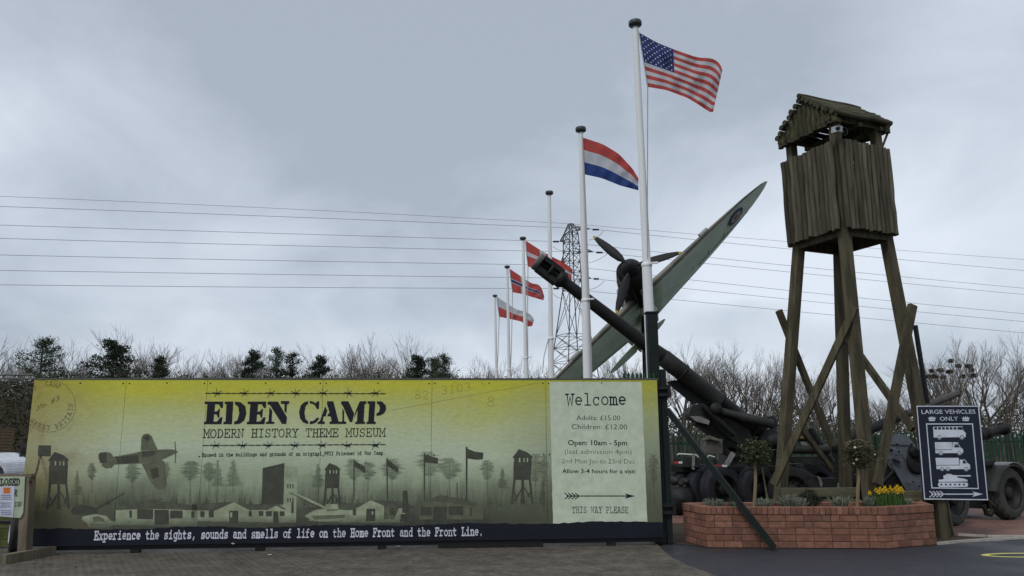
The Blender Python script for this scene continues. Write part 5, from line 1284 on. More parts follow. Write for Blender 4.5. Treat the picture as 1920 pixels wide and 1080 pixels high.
# chassis
cz1 = at(1300, 874, GY-.4).z
b = B(); b.bar((at(1258, 880, GY-.3).x, GY-.3, cz1-.06), (at(1500, 880, GY-.3).x, GY-.3, cz1-.06), .16, .12); b.bar((at(1258, 880, GY+.8).x, GY+.8, cz1-.06), (at(1500, 880, GY+.8).x, GY+.8, cz1-.06), .16, .12)
b.box((at(1380, 880, GY).x, GY+.25, cz1-.08), (2.4, 1.0, .12)); b.build('chassis', M_gun, gun)
b = B(); b.bar((at(1300, 874, GY-.62).x, GY-.62, cz1), (at(1462, 874, GY-.62).x, GY-.62, cz1), .035, .03); b.build('side_rail', M_gunl, gun)
for x0, x1, y in ((1341, 1363, 873.5), (1264, 1279, 867)):
    xm = x0+(x1-x0)*.55
    b = B(); b.bar(at(x0, y, GY-.66), at(xm, y, GY-.66), .03, .045); b.build('reflector', M_red, gun)
    b = B(); b.bar(at(xm, y, GY-.66), at(x1, y, GY-.66), .03, .045); b.build('reflector', M_wht, gun)
b = B(); b.tube([at(1270, 853, GY-.5), at(1273, 851, GY-.5), at(1306, 853, GY-.5), at(1309, 857, GY-.5)], .018, 6); b.build('handle', M_wht, gun)
b = B(); b.tube([at(1326, 858, GY-.5), at(1330, 854, GY-.5), at(1340, 857, GY-.5)], .016, 6); b.build('handle', M_wht, gun)
b = B(); b.bar(at(1375, 849, GY-.6), at(1362, 872, GY-.6), .06, .10); b.build('stay', M_gunb, gun)
slab('tool_box', [(1281, 856), (1312, 858), (1312, 876), (1281, 876)], GY-.55, .3, M_gunl)
slab('step', [(1298, 852), (1303, 852), (1303, 880), (1298, 880)], GY-.62, .04, M_gunb)
b = B(); c = at(1334, 836, GY-.1); b.box(c, (.36, .4, .32), Euler((0, R(3), R(8))).to_matrix()); o = b.build('canvas_cover', M_canvas, gun)
b = B(); b.tube([at(1316, 826, GY-.35), at(1330, 821, GY-.35), at(1350, 827, GY-.35)], [.03, .06, .03], 8); b.build('cover_fold', M_canvas, gun)
slab('lower_cylinder', [(1350, 826), (1362, 829), (1392, 852), (1380, 858), (1350, 850)], GY-.1, .3, M_gunl)
for zz, y_ in ((0, 862), (1, 866)):
    b = B(); b.tube([at(1262, y_, GY-.2), at(1345, y_+2, GY-.2)], .022, 6); b.build('pipe', M_gunl, gun)
# bogie with paired tyres
for cxp, cyp, Y, nn in ((1353, 922, GY-.55, 3), (1421, 922, GY-.35, 2), (1287, 918, GY+.9, 2)):
    c = at(cxp, cyp, Y); r = .525; c.z = r
    for k in range(nn):
        wheel(gun, (c.x-.27*k, c.y+.24*k, r), r, .28, R(115), False, M_tyreb, M_gun, 'g')
b = B(); cc = at(1300, 920, GY); b.tube([(at(1265, 920, GY).x, GY-.1, .52), (at(1425, 920, GY).x, GY+.3, .52)], .11, 10); b.build('axle', M_gun, gun)
for x, y, r_ in ((1268, 902, .10), (1277, 908, .11), (1286, 903, .08), (1282, 913, .07), (1270, 914, .08)):
    b = B(); p = at(x, y, GY-.7); b.lathe(p, (.3, -1, 0), [(-.2, r_*.8), (0, r_), (.05, r_*.8), (.08, 0)], 10); b.build('coupling', M_gunl, gun)
b = B(); p = at(1275, 932, GY-.6); b.lathe((p.x, p.y, .33), (0, -1, .1), [(-.3, .2), (-.1, .32), (.1, .32), (.25, .2), (.3, 0)], 16); b.build('firing_jack', M_black, gun)

# ------------------------------------------------------------------ second gun: trails, tyres, barrel to the right
g2 = thing('field_gun', gz(1540, 955), 'dark field gun behind the tower, its slim barrel pointing right above the sign', 'gun')
Y2 = 18.4
b = B(); b.tube([at(1560, 838, Y2), at(1600, 818, Y2), at(1700, 776, Y2+.1)], [.13, .125, .10], 16); b.build('barrel', M_gunl, g2)
b = B(); b.tube([at(1700, 776, Y2+.1), at(1797, 737, Y2+.2)], [.088, .08], 16); b.lathe(at(1797, 737, Y2+.2), at(1797, 737, Y2+.2)-at(1700, 776, Y2+.1), [(-.06, .085), (0, .085), (0, .05), (-.2, .05)], 16); b.build('barrel_front', mat('barrel_brown', (.085, .075, .068), .5, (.05, .045, .042)), g2)
O6 = lambda p: [(1460+x/6, 780+y/6) for x, y in p]
def tb(name, p, q, r_, Y, m=M_gun, parent=None):
    b = B(); b.tube([at(*O6([p])[0], Y), at(*O6([q])[0], Y)], r_, 16); return b.build(name, m, parent or g2)
Y3 = 17.0
tb('recoil_cylinder', (150, 248), (365, 248), .075, Y3, M_gun)
tb('recuperator', (150, 378), (560, 378), .09, Y3-.1, M_gunl)
b = B(); 
tb('trail_leg', (355, 130), (600, 520), .075, Y3+.2, M_gunl)
slab('trail_box', O6([(130, 455), (470, 455), (490, 490), (470, 530), (200, 532), (130, 500)]), Y3-.1, .25, M_gunl, g2)
slab('bracket_plate', O6([(240, 290), (300, 288), (330, 330), (262, 330)]), Y3-.05, .05, M_gunb, g2); slab('bracket_plate', O6([(340, 285), (370, 260), (430, 330), (370, 332)]), Y3-.05, .05, M_gunb, g2)
slab('trail_spade', O6([(345, 770), (385, 675), (440, 672), (480, 700), (660, 700), (660, 800), (350, 800)]), Y3-.4, .3, M_gunl, g2)
slab('shoe_edge', O6([(432, 675), (470, 690), (495, 750), (492, 795), (470, 795), (460, 730)]), Y3-.44, .03, M_gunb, g2)
# painted characters on the cylinder
b = B(); fy = Face(at(*O6([(205, 250)])[0], Y3-.078), (1, 0, 0), (0, 0, 1))
b = type_text('008010', line_tf(fy, O6([(212, 251)])[0], O6([(282, 251)])[0], 3.6, 3.4, .001), .13); b.build('stencil_number', M_tipy, g2, fixn=False)
c = at(1528, 925, Y3+.5); wheel(g2, (c.x, c.y, .56), .56, .34, R(118), True, M_tyreb, M_gun, 'h')
c = at(1486, 905, Y3+.1); wheel(g2, (c.x, c.y, .52), .52, .25, R(70), False, M_tyre, M_gun, 'g2')
c = at(1640, 925, Y2+1); wheel(g2, (c.x, c.y, .52), .52, .25, R(70), False, M_tyre, M_gun, 'g2')
tb('hose', (470, 520), (600, 640), .02, Y3-.2, M_gun); tb('hose', (600, 640), (640, 630), .02, Y3-.2, M_gun)
slab('carriage', [(1560, 835), (1600, 830), (1650, 850), (1655, 905), (1560, 905)], Y2, .5, M_gun, g2)
b = B(); b.tube([at(1716, 610, 14.4), at(1739, 757, 14.4)], .045, 8); o = b.build('mast_rod', M_black); tag(o, 'thin black rod leaning behind the right tower leg', 'rod')

# ------------------------------------------------------------------ third gun with its shield, behind the sign
g3 = thing('shielded_gun', gz(1720, 960), 'anti tank gun with pale worn shield behind the sign, muzzle brake to its right', 'gun')
Y4 = 15.6
S6 = lambda p: O6(p)
slab('shield', S6([(1235, 205), (1430, 215), (1470, 250), (1580, 385), (1600, 560), (1640, 830), (1430, 830), (1200, 420)]), Y4, .03, M_shield, g3)
slab('shield_top', S6([(1238, 200), (1428, 210), (1476, 252), (1520, 330), (1228, 318)]), Y4-.035, .02, M_shield, g3)
for x, y, r_ in ((1330, 318, .02), (1495, 318, .02), (1350, 400, .018), (1255, 378, .025), (1270, 385, .025), (1390, 437, .012), (1405, 468, .012), (1475, 437, .012), (1290, 490, .02), (1355, 525, .02), (1510, 740, .015), (1470, 770, .012), (1580, 790, .015), (1440, 755, .01), (1320, 440, .012)):
    b = B(); p = at(*O6([(x, y)])[0], Y4-.04); b.lathe(p, (0, -1, 0), [(-.01, r_), (.02, r_), (.025, 0)], 8); b.build('bolt', M_black, g3)
b = B(); b.bar(at(*O6([(1280, 488)])[0], Y4-.06), at(*O6([(1358, 522)])[0], Y4-.06), .03, .05); b.build('hinge_strap', M_gun, g3)
b = B(); p = at(*O6([(1525, 405)])[0], Y4-.05); b.lathe(p, (.4, -1, 0), [(-.05, .11), (.03, .11), (.05, .07), (.02, .0)], 16); b.build('sight_port', M_black, g3)
b = B(); p = at(*O6([(1560, 520)])[0], Y4-.02); b.lathe(p, (.2, -1, .1), [(-.03, .22), (.0, .23), (.02, .2), (.01, 0)], 20); b.build('gun_port', M_black, g3)
b = B(); b.tube([at(1725, 855, Y4-.1), at(1835, 816, 17.0)], [.11, .075], 14); m0 = at(1832, 817, 17.0); m1 = at(1884, 803, 17.4); b.build('barrel', M_gunl, g3)
d = (m1-m0).normalized(); Lm = (m1-m0).length
b = B(); b.lathe(m0, d, [(0, .075), (.02, .12), (.14, .13), (.16, .1), (.24, .1), (.26, .13), (.36, .13), (.38, .1), (Lm-.1, .1), (Lm-.09, .14), (Lm, .14), (Lm, .06), (Lm-.1, .06)], 20); b.build('muzzle_brake', M_gun, g3)
c = at(1781, 945, 14.9); wheel(g3, (c.x, 14.9, .50), .50, .26, R(122), True, M_tyreg, M_gun, 'k')
c = at(1675, 935, 16.4); wheel(g3, (c.x, 16.4, .50), .50, .26, R(66), True, M_tyreg, M_gun, 'k')
b = B(); b.tube([(at(1675, 935, 16.4).x, 16.4, .5), (at(1781, 945, 14.9).x, 14.9, .5)], .06, 8); b.build('axle', M_gun, g3)
slab('cradle', S6([(1150, 560), (1200, 520), (1380, 720), (1400, 800), (1150, 780)]), Y4+.1, .3, M_gun, g3)
b = B(); b.tube([at(1655, 905, Y4+.1), at(1690, 868, Y4+.1)], .03, 8); b.build('trail_stay', M_gunl, g3)
slab('trail', S6([(1150, 770), (1420, 800), (1420, 850), (1150, 850)]), Y4+.2, .3, M_gun, g3)

# ------------------------------------------------------------------ limber with curved mudguards at the far right
lm = thing('gun_limber', gz(1850, 972), 'dark green two wheeled limber with curved mudguards right of the sign', 'trailer')
YL = 15.9
O5 = lambda p: [(1700+x/4.154, 740+y/4.154) for x, y in p]
slab('body', O5([(590, 540), (660, 510), (682, 520), (690, 760), (700, 880), (640, 890), (410, 880), (400, 800), (590, 700)]), YL+.1, .9, M_gun, lm)
slab('body_side', O5([(608, 515), (640, 512), (645, 780), (620, 800)]), YL, .06, M_gun, lm)
slab('body_strut', O5([(664, 510), (684, 516), (688, 690), (668, 690)]), YL-.05, .06, M_gunl, lm)
slab('rack', O5([(606, 518), (680, 512), (680, 545), (606, 552)]), YL-.08, .04, M_gunl, lm)
def guard(cx_, cy_, r_, a0, a1, Y, wd, name='mudguard', m=M_gunl):
    c = at(cx_, cy_, Y); b = B(); vs = []; n = 14
    for i in range(n+1):
        a = R(a0+(a1-a0)*i/n)
        for dy in (-wd/2, wd/2):
            for rr_ in (r_, r_-.02): vs.append((c.x+rr_*math.cos(a)*.87-dy*.5, Y+rr_*math.cos(a)*.5+dy*.87, c.z+rr_*math.sin(a)))
    fs = []
    for i in range(n):
        k = i*4; fs += [(k, k+2, k+6, k+4), (k+1, k+5, k+7, k+3), (k, k+4, k+5, k+1), (k+2, k+3, k+7, k+6)]
    b.add(vs, fs, True); return b.build(name, m, lm)
wc = at(1890, 935, YL); 
wheel(lm, (wc.x, YL+.05, .52), .52, .28, R(120), True, M_tyreg, M_gunl, 'k2')
guard(1890, 935, .66, 0, 165, YL+.05, .36)
wheel(lm, (at(1898, 925, 18.2).x, 18.2, .52), .52, .28, R(120), True, M_tyreg, M_gun, 'k2')
guard(1893, 925, .70, 0, 160, 18.2, .36, m=M_gunb)
b = B(); b.tube([at(*O5([(600, 860)])[0], YL-.1), at(*O5([(625, 930)])[0], YL-.1), at(*O5([(650, 935)])[0], YL-.1), at(*O5([(668, 900)])[0], YL-.1)], .05, 8); b.build('tow_hook', M_gunl, lm)
b = B(); b.tube([(at(1800, 940, YL).x, YL+.3, .45), (wc.x, YL+.1, .52)], .05, 8); b.build('axle', M_gun, lm)
b = B(); b.bar((at(1912, 902, 17.5).x, 17.5, at(1912, 902, 17.5).z), (14, 17.5, at(1912, 902, 17.5).z), .08, .08); b.bar((13.2, 17.5, 0), (13.2, 17.5, .8), .08, .08); tag(b.build('rail', M_gunl), 'grey rail at the far right edge behind the limber', 'rail')
# ------------------------------------------------------------------ green palisade fence
FY0, FY1 = 25.5, 26.5
XL, XR = at(1248, 850, FY0).x-.6, at(1920, 850, FY1).x+2.5
fence = thing('palisade_fence', ((XL+XR)/2, 26, 0), 'long dark green steel palisade fence behind the guns', 'fence')
ztop = at(1840, 810, 26).z
b = B(); b.prism([(-.034, 0, .08), (.034, 0, .08), (.034, 0, 1-.035), (.012, 0, 1), (-.012, 0, 1), (-.034, 0, 1-.035)], (0, 1, 0), .02)
o = b.build('pale', M_fence, None, loc=(0, 0, 0)); pm_ = o.data; bpy.data.objects.remove(o)
npal = int((XR-XL)/.145); rr = random.Random(2)
for i in range(npal):
    x = XL+(XR-XL)*i/(npal-1); y = FY0+(FY1-FY0)*i/(npal-1)
    o = bpy.data.objects.new('pale', pm_); col.objects.link(o); o.parent = fence; o.location = Vector((x, y-.05, 0))-Vector(fence['_loc']); o.scale = (1, 1, ztop+rr.uniform(-.015, .015)); o.rotation_euler = (0, rr.uniform(-.01, .01), 0)
for z in (.45, ztop-.32):
    b = B(); b.bar((XL, FY0, z), (XR, FY1, z), .04, .05); b.build('rail', M_fence, fence)
for i in range(7):
    f = i/6; b = B(); b.box((XL+(XR-XL)*f, FY0+(FY1-FY0)*f+.05, ztop/2-.05), (.09, .07, ztop-.1)); b.build('post', M_fence, fence)

# ------------------------------------------------------------------ trees
def bare(seed, h=10.0, levels=5, spread=.42, m=None, fan=3):
    rr = random.Random(seed); tr = B(); cr_ = B()
    def go(p, d, l, r, lv, b):
        segs = 3 if lv < levels-1 else 2; pts = [p]; q = p; dd = d
        for i in range(segs):
            dd = (dd+Vector((rr.gauss(0, .10), rr.gauss(0, .10), .07+rr.gauss(0, .05)))).normalized(); q = q+dd*(l/segs); pts.append(q)
        rads = [r*(1-.3*i/segs) for i in range(segs+1)]
        bb_ = tr if lv <= 1 else cr_
        bb_.tube(pts, rads, 6 if lv <= 1 else 3, False, True)
        if lv >= levels: return
        nch = fan if lv < 2 else (3 if lv < levels-1 else 4)
        for k in range(nch):
            t_ = rr.uniform(.35, 1) if lv > 0 else rr.uniform(.5, 1)
            if k == 0: t_ = 1
            i = min(segs-1, int(t_*segs)); pp_ = pts[i]+(pts[i+1]-pts[i])*(t_*segs-i)
            u = Vector((rr.gauss(0, 1), rr.gauss(0, 1), rr.gauss(0, .4))).normalized()
            nd = (dd+u*spread*rr.uniform(.7, 1.5)*(.5 if k == 0 else 1)).normalized()
            go(pp_, nd, l*rr.uniform(.58, .82), max(.0055, rads[i]*rr.uniform(.5, .72)), lv+1, b)
    go(Vector((0, 0, -.2)), Vector((rr.uniform(-.05, .05), rr.uniform(-.05, .05), 1)).normalized(), h*.30, h*.014, 0, tr)
    return tr, cr_
PT = []
for s, (fan, sp_) in enumerate(((4, .45), (4, .38), (5, .50), (4, .34), (4, .55), (5, .42))):
    tr, cr_ = bare(100+s, 10, 5, sp_, fan=fan)
    root = thing('bare_tree', (0, 0, 0), 'x', 'tree'); mm = (M_twig, M_twig2)[s % 2]
    tr.build('trunk', M_bark, root, fixn=False); c = cr_.build('crown', mm, root, fixn=False); c['kind'] = 'stuff'
    zmax = sorted(v.z for v in cr_.v)[int(len(cr_.v)*.996)]; PT.append((root, zmax)); 
used = set()
def plant(px, ytop, Y, k, label, wid=1.0, rz=None, group='bare trees on the skyline'):
    root, zm = PT[k]; top = at(px, ytop, Y); s = (top.z+.3)/zm
    o = root if k not in used else clone_tree(root, (0, 0, 0)); used.add(k)
    o.location = (top.x, Y, 0); o.scale = (s*wid, s*wid, s); o.rotation_euler = (0, 0, rz if rz is not None else px*.37); o['label'] = label; o['group'] = group; return o
import itertools
left = [(-20, 640, 58), (18, 648, 60), (128, 652, 62), (150, 660, 66), (198, 650, 60), (243, 636, 60), (283, 634, 62), (318, 655, 64), (345, 668, 62), (395, 664, 64), (425, 655, 60), (488, 660, 66), (500, 668, 60), (560, 680, 70), (582, 676, 66), (628, 664, 62), (656, 660, 64), (690, 636, 60), (712, 645, 62), (738, 664, 62), (758, 680, 66), (790, 664, 66), (812, 668, 62), (900, 676, 78), (920, 682, 80), (966, 680, 80), (1010, 672, 76), (1040, 690, 82), (1140, 672, 84), (1165, 655, 80), (1190, 662, 78)]
right = [(1256, 652, 56), (1282, 662, 58), (1310, 668, 60), (1338, 660, 56), (1368, 668, 58), (1398, 672, 60), (1422, 664, 58), (1448, 672, 60), (1500, 676, 56), (1528, 690, 60), (1548, 690, 62), (1648, 730, 76), (1665, 738, 80), (1702, 700, 60), (1738, 656, 50), (1768, 648, 51), (1800, 642, 50), (1832, 646, 52), (1864, 650, 50), (1905, 700, 56), (1935, 690, 56)]
beside = {0: 'far left edge', 1: 'left of the dark pine at the left', 2: 'just right of the leftmost pine', 3: 'pale and thin, second right of the leftmost pine'}
def desc(px, i):
    marks = [(0, 'at the left edge of the view'), (80, 'near the leftmost pine'), (215, 'beside the spreading pine above the stamp'), (300, 'right of the spreading pine'), (400, 'above the painted aeroplane'), (480, 'above the first E of the hoarding name'), (535, 'above the hoarding name'), (600, 'beside the small brown pine'), (690, 'in the tall clump above the end of the name'), (815, 'beside the rightmost dark conifers'), (930, 'behind the far flagpoles'), (1033, 'behind the bare flagpole'), (1165, 'behind the lower aircraft wing'), (1256, 'just right of the green gate post'), (1340, 'above the gun barrel jacket'), (1430, 'left of the watch tower legs'), (1520, 'seen between the tower legs'), (1655, 'low between the tower legs'), (1740, 'just right of the tower'), (1800, 'above the navy sign'), (1862, 'right of the navy sign'), (1930, 'at the right edge of the view')]
    return min(marks, key=lambda m_: abs(m_[0]-px))[1]
allb = [(p, 'L') for p in left]+[(p, 'R') for p in right]
size = ['tall', 'slim', 'wide', 'short', 'dense', 'airy']; seenl = {}
for i, ((px, y, Y), sd) in enumerate(allb):
    d = desc(px, i); k_ = seenl.get(d, 0); seenl[d] = k_+1
    q = ['', 'second ', 'third ', 'fourth ', 'fifth '][min(k_, 4)]
    plant(px, y, Y, (i*5+2) % 6, '%sbare leafless tree %s' % (q or 'first ', d), (1.15, .95, 1.05, 1.25)[i % 4])
# a second, farther row that thickens the wood
for i in range(17):
    px = -30+i*76+(i*17 % 23); px = px if px < 1240 else px
    if 830 < px < 1030 and i % 2: continue
    d = desc(px, 0); k_ = seenl.get('b'+d, 0); seenl['b'+d] = k_+1
    plant(px, 668+(i*29 % 24)+(20 if 840 < px < 1230 else 0), 84+(i*7 % 12), (i*7+3) % 6, 'farther %sbare leafless tree %s' % (['', 'second ', 'third ', 'fourth ', 'fifth '][min(k_, 4)], d), 1.35, group='farther bare trees')
for i in range(10):
    px = 1245+i*70+(i*13 % 17); d = desc(px, 0); k_ = seenl.get('b'+d, 0); seenl['b'+d] = k_+1
    plant(px, 700+(i*29 % 30)+(25 if 1560 < px < 1700 else 0), 74+(i*7 % 12), (i*5+1) % 6, 'farther %sbare leafless tree %s' % (['', 'second ', 'third ', 'fourth ', 'fifth '][min(k_, 4)], d), 1.35, group='farther bare trees')
# evergreens
def pine(seed, h=10.0, width=3.0, kind=0):
    rr = random.Random(seed); tr = B(); cr_ = B()
    tr.tube([(0, 0, -.2), (rr.uniform(-.2, .2), 0, h*.5), (rr.uniform(-.2, .2), 0, h*.96)], [.22, .15, .04], 7, False)
    nb = 52
    for i in range(nb):
        f = i/nb; z = h*(.18+.80*f); prof = (1-f)**.55*(.75+.35*math.sin(f*17+seed)) if kind else (math.sin(math.pi*min(1, .28+.70*f)))*(.65+.45*rr.random())
        l = width*prof*rr.uniform(.6, 1.1)+.25; a = rr.uniform(0, 6.28); dz = rr.uniform(.0, .35)*l*(1 if not kind else .3)
        e_ = Vector((l*math.cos(a), l*math.sin(a), z+dz)); o_ = Vector((0, 0, z)); tr.tube([o_, e_], [.05, .015], 3, False)
        for c in range(5):
            t_ = .25+.19*c+rr.uniform(-.08, .08); cc = o_.lerp(e_, min(1.02, t_))+Vector((rr.uniform(-.25, .25), rr.uniform(-.25, .25), rr.uniform(-.05, .2))); rad = rr.uniform(.28, .52)*(.9 if kind else 1.05)
            for q in range(26):
                v = Vector((rr.gauss(0, .5), rr.gauss(0, .5), rr.gauss(0, .3)))*rad; p = cc+v; u = (v.normalized()+Vector((0, 0, .7))).normalized()*rr.uniform(.12, .24); w_ = u.orthogonal().normalized()*.05
                cr_.add([p-w_, p+w_, p+u], [(0, 1, 2)])
    return tr, cr_
PP = []
for s, (kd, wd) in enumerate(((0, 3.0), (1, 2.2), (0, 3.6), (1, 2.9))):
    tr, cr_ = pine(200+s, 10, wd, kd); root = thing('pine_tree', (0, 0, 0), 'x', 'tree'); tr.build('trunk', M_bark, root, fixn=False); cc = cr_.build('crown', M_pine, root, fixn=False); cc['kind'] = 'stuff'; PP.append(root)
usedp = set()
for px, y, Y, k, wd, lb in ((82, 636, 50, 2, .72, 'large dark green pine at the left, left of the stamp'), (217, 640, 51, 3, 1.0, 'spreading dark conifer above the left end of the hoarding'), (302, 668, 53, 1, .6, 'small dark conifer half hidden in bare trees'), (473, 658, 53, 1, .75, 'narrow dark conifer above the letter D'), (520, 656, 55, 0, .55, 'dark ragged pine above the first name word, left of a wider one'), (549, 664, 55, 0, .6, 'dark ragged pine, right one of a pair above the name'), (598, 668, 57, 1, .8, 'small brownish conifer above the gap in the name'), (785, 668, 57, 3, .85, 'rounded dark conifer, left one of the rightmost dark group'), (812, 674, 57, 0, .6, 'dark conifer in the middle of the rightmost dark group'), (833, 668, 55, 0, .6, 'dark ragged pine, last of the rightmost dark group')):
    top = at(px, y, Y-3); s = (top.z+.1)/10; wd = wd*1.12; o = PP[k] if k not in usedp else clone_tree(PP[k], (0, 0, 0)); usedp.add(k)
    o.location = (top.x, Y-3, 0); o.scale = (s*wd*1.05, s*wd*1.05, s); o.rotation_euler = (0, 0, px*.1); o['label'] = lb; o['group'] = 'dark conifers on the skyline'
# undergrowth along the wood
b = B(); rr = random.Random(77)
def hedge_h(px):
    if px < 60: return 722
    if px < 860: return 713+5*math.sin(px*.05)+5*math.sin(px*.13)
    if px < 1250: return 716
    if px < 1560: return 775+14*math.sin(px*.05)+8*math.sin(px*.17)
    if px < 1700: return 790
    return 772+12*math.sin(px*.045)+8*math.sin(px*.19)
for i in range(80000):
    px = rr.uniform(-140, 2060); Y = rr.uniform(44, 58) if px > 80 else rr.uniform(34, 56)
    if 60 < px < 1230 and rr.random() < .55: continue
    zt = at(px, hedge_h(px)+rr.uniform(-12, 8), Y).z; x = at(px, 800, Y).x; z = zt*rr.random()**.75
    s = rr.uniform(.04, .115); u = Vector((rr.gauss(0, 1), rr.gauss(0, 1), rr.gauss(0, 1))).normalized()*s; w_ = u.orthogonal().normalized()*s*.6
    p = Vector((x, Y, z)); b.add([p-u, p+w_, p+u, p-w_], [(0, 1, 2, 3)])
tag(b.build('undergrowth', M_under, fixn=False), 'dense brown and green undergrowth filling the foot of the wood', 'undergrowth', kind='stuff')
b = B()
for i in range(1500):
    px = rr.uniform(-140, 2060); Y = rr.uniform(40, 62); zt = at(px, hedge_h(px)-rr.uniform(-5, 14), Y).z; x = at(px, 800, Y).x
    b.tube([(x, Y, 0), (x+rr.uniform(-.4, .4), Y, zt*.5), (x+rr.uniform(-.9, .9), Y, zt)], [.04, .025, .008], 3, False)
tag(b.build('saplings', M_twig, fixn=False), 'thin bare saplings and stems crowding the edge of the wood', 'saplings', kind='stuff')
# crow nests in the right hand trees
O3 = lambda x, y: (1440+x/3.856, 440+y/3.856)
rr = random.Random(6); b = B()
for i in range(190):
    a = rr.uniform(0, 6.28); v = Vector((math.cos(a), math.sin(a), 0))*rr.uniform(.05, .36); p = Vector((v.x, v.y, rr.uniform(-.34, .3)*(1-abs(v.length)))); u = Vector((rr.gauss(0, 1), rr.gauss(0, 1), rr.gauss(0, .35))).normalized()*rr.uniform(.15, .32); b.tube([p-u*.5, p+u*.5], .02, 3, False)
b.lathe((0, 0, -.28), (0, 0, 1), [(0, .05), (.08, .2), (.22, .27), (.30, .2), (.26, .0)], 7)
o = b.build('crow_nest', mat('nest_twigs', (.035, .028, .022), .95), None, loc=(0, 0, 0)); nm_ = o; first = True
for i, (x, y) in enumerate(((1322, 912), (1376, 948), (1452, 950), (1182, 984), (1246, 980), (1312, 990), (1470, 978), (1160, 1024), (1196, 1024), (1406, 1024), (1268, 1030), (1486, 1018))):
    px, py = O3(x, y); p = at(px, py, 50.5); c = nm_ if i == 0 else clone(nm_); c.location = p; c.scale = (.46+.12*(i % 3), .46, .46)
    tag(c, ['highest', 'upper middle', 'large upper right', 'upper left', 'left of centre, upper', 'centre', 'right, below the large one', 'lowest at the left', 'low left', 'low, right of centre', 'low centre', 'lowest at the right'][i]+' dark crow nest in the bare trees right of the tower', 'nest', 'crow nests in the trees right of the tower')

# ------------------------------------------------------------------ pylon and cables
PY = 137.0; S_ = lambda x, y: at(x, y, PY)
py_c = S_(1076, 700); pyl = thing('electricity_pylon', (py_c.x, PY, 0), 'tall grey lattice electricity pylon behind the flagpoles', 'pylon')
ca, sa = math.cos(R(28)), math.sin(R(28))
def pw(z):     # half width of the body at height z
    z7 = S_(1076, 700).z; z5 = S_(1076, 545).z; z4 = S_(1076, 440).z; zt = S_(1076, 420).z
    if z < z5: return 1.25+(z5-z)*(3.05-1.25)/(z5-z7)
    if z < z4: return 1.25-(z-z5)*(.25)/(z4-z5)
    return max(.35, 1.0-(z-z4)*.65/(zt-z4))
def pc_(i, z):
    h = pw(z); x, y = ((-1, -1), (1, -1), (1, 1), (-1, 1))[i % 4]; return Vector((py_c.x+(x*ca-y*sa)*h, PY+(x*sa+y*ca)*h, z))
zt = S_(1076, 420).z; zw = S_(1076, 545).z
lev = [0, 4.5, 8.5, 12, 15, 17.6, 19.9, zw]+[zw+(zt-zw)*k/7 for k in range(1, 8)]
for i in range(4):
    for a, c in zip(lev[:-1], lev[1:]):
        pass
    b = B()
    for a, c in zip(lev[:-1], lev[1:]): b.bar(pc_(i, a), pc_(i, c), .16, .16)
    b.build('leg', M_pyl, pyl)
for a, c in zip(lev[:-1], lev[1:]):
    for i in range(4):
        for p, q in ((pc_(i, a), pc_(i+1, c)), (pc_(i+1, a), pc_(i, c))):
            b = B(); b.bar(p, q, .08, .08); b.build('brace', M_pyl, pyl)
        b = B(); b.bar(pc_(i, c), pc_(i+1, c), .085, .085); b.build('horizontal_member', M_pyl, pyl)
def arm(xt, yt, yb1, yb2):
    tip = S_(xt, yt); sg_ = 1 if tip.x > py_c.x else -1
    z1 = S_(1076, yb1).z; z2 = S_(1076, yb2).z; ii = (1, 2) if sg_ > 0 else (0, 3)
    b = B()
    for i in ii:
        b.bar(pc_(i, z1), tip, .13, .13); b.bar(pc_(i, z2), tip, .13, .13)
        for f in (.35, .65): b.bar(pc_(i, z1).lerp(tip, f), pc_(i, z2).lerp(tip, f+.15), .08, .08)
    b.bar(pc_(ii[0], z1).lerp(tip, .5), pc_(ii[1], z1).lerp(tip, .5), .09, .09)
    b.build('cross_arm', M_pyl, pyl)
for a in ((1106, 429, 431, 424), (1112, 472, 472, 462), (1108, 522, 522, 512), (1050, 452, 452, 435), (1052, 492, 492, 478), (1056, 540, 540, 530)): arm(*a)
cab = []
labs = ['topmost earth wire', 'second cable from the top', 'third cable from the top', 'fourth cable from the top', 'fifth cable from the top', 'sixth cable from the top', 'lowest cable']
Lw = [((-260, 358), (0, 368), (1076, 420)), ((-260, 378), (0, 387), (1104, 429)), ((-260, 414), (0, 422), (1050, 453)), ((-260, 440), (0, 447), (1110, 473)), ((-260, 472), (0, 478), (1052, 497)), ((-260, 503), (0, 507), (1106, 522)), ((-260, 531), (0, 534), (1056, 541))]
Rw = [((1076, 420), (1440, 450), (2200, 506)), ((1106, 429), (1440, 463), (2200, 530)), ((1050, 453), (1440, 494), (2200, 565)), ((1112, 472), (1440, 506), (2200, 577)), ((1052, 497), (1440, 540.5), (2200, 612)), ((1108, 522), (1440, 557), (2200, 627)), ((1056, 541), (1440, 579), (2200, 649))]
for side, W_, Yn in (('left', Lw, (112, 116, 137)), ('right', Rw, (137, 146, 168))):
    for i, tr3 in enumerate(W_):
        P3 = [at(x, y, Y) for (x, y), Y in zip(tr3, Yn)]
        pts = []
        for k in range(25):
            t_ = k/24
            if side == 'left': q = P3[0]; r1 = P3[1]; s1 = P3[2]
            else: q, r1, s1 = P3
            # smooth curve through three sighted points
            tm = (r1-q).length/((r1-q).length+(s1-r1).length)
            l0 = (t_-tm)*(t_-1)/(tm*1); l1 = t_*(t_-1)/(tm*(tm-1)); l2 = t_*(t_-tm)/(1-tm); pts.append(q*l0+r1*l1+s1*l2)
        b = B(); b.tube(pts, .034 if i else .028, 4, False)
        tag(b.build('power_cable', M_wire), '%s on the %s of the pylon' % (labs[i], side), 'cable', 'overhead power cables')
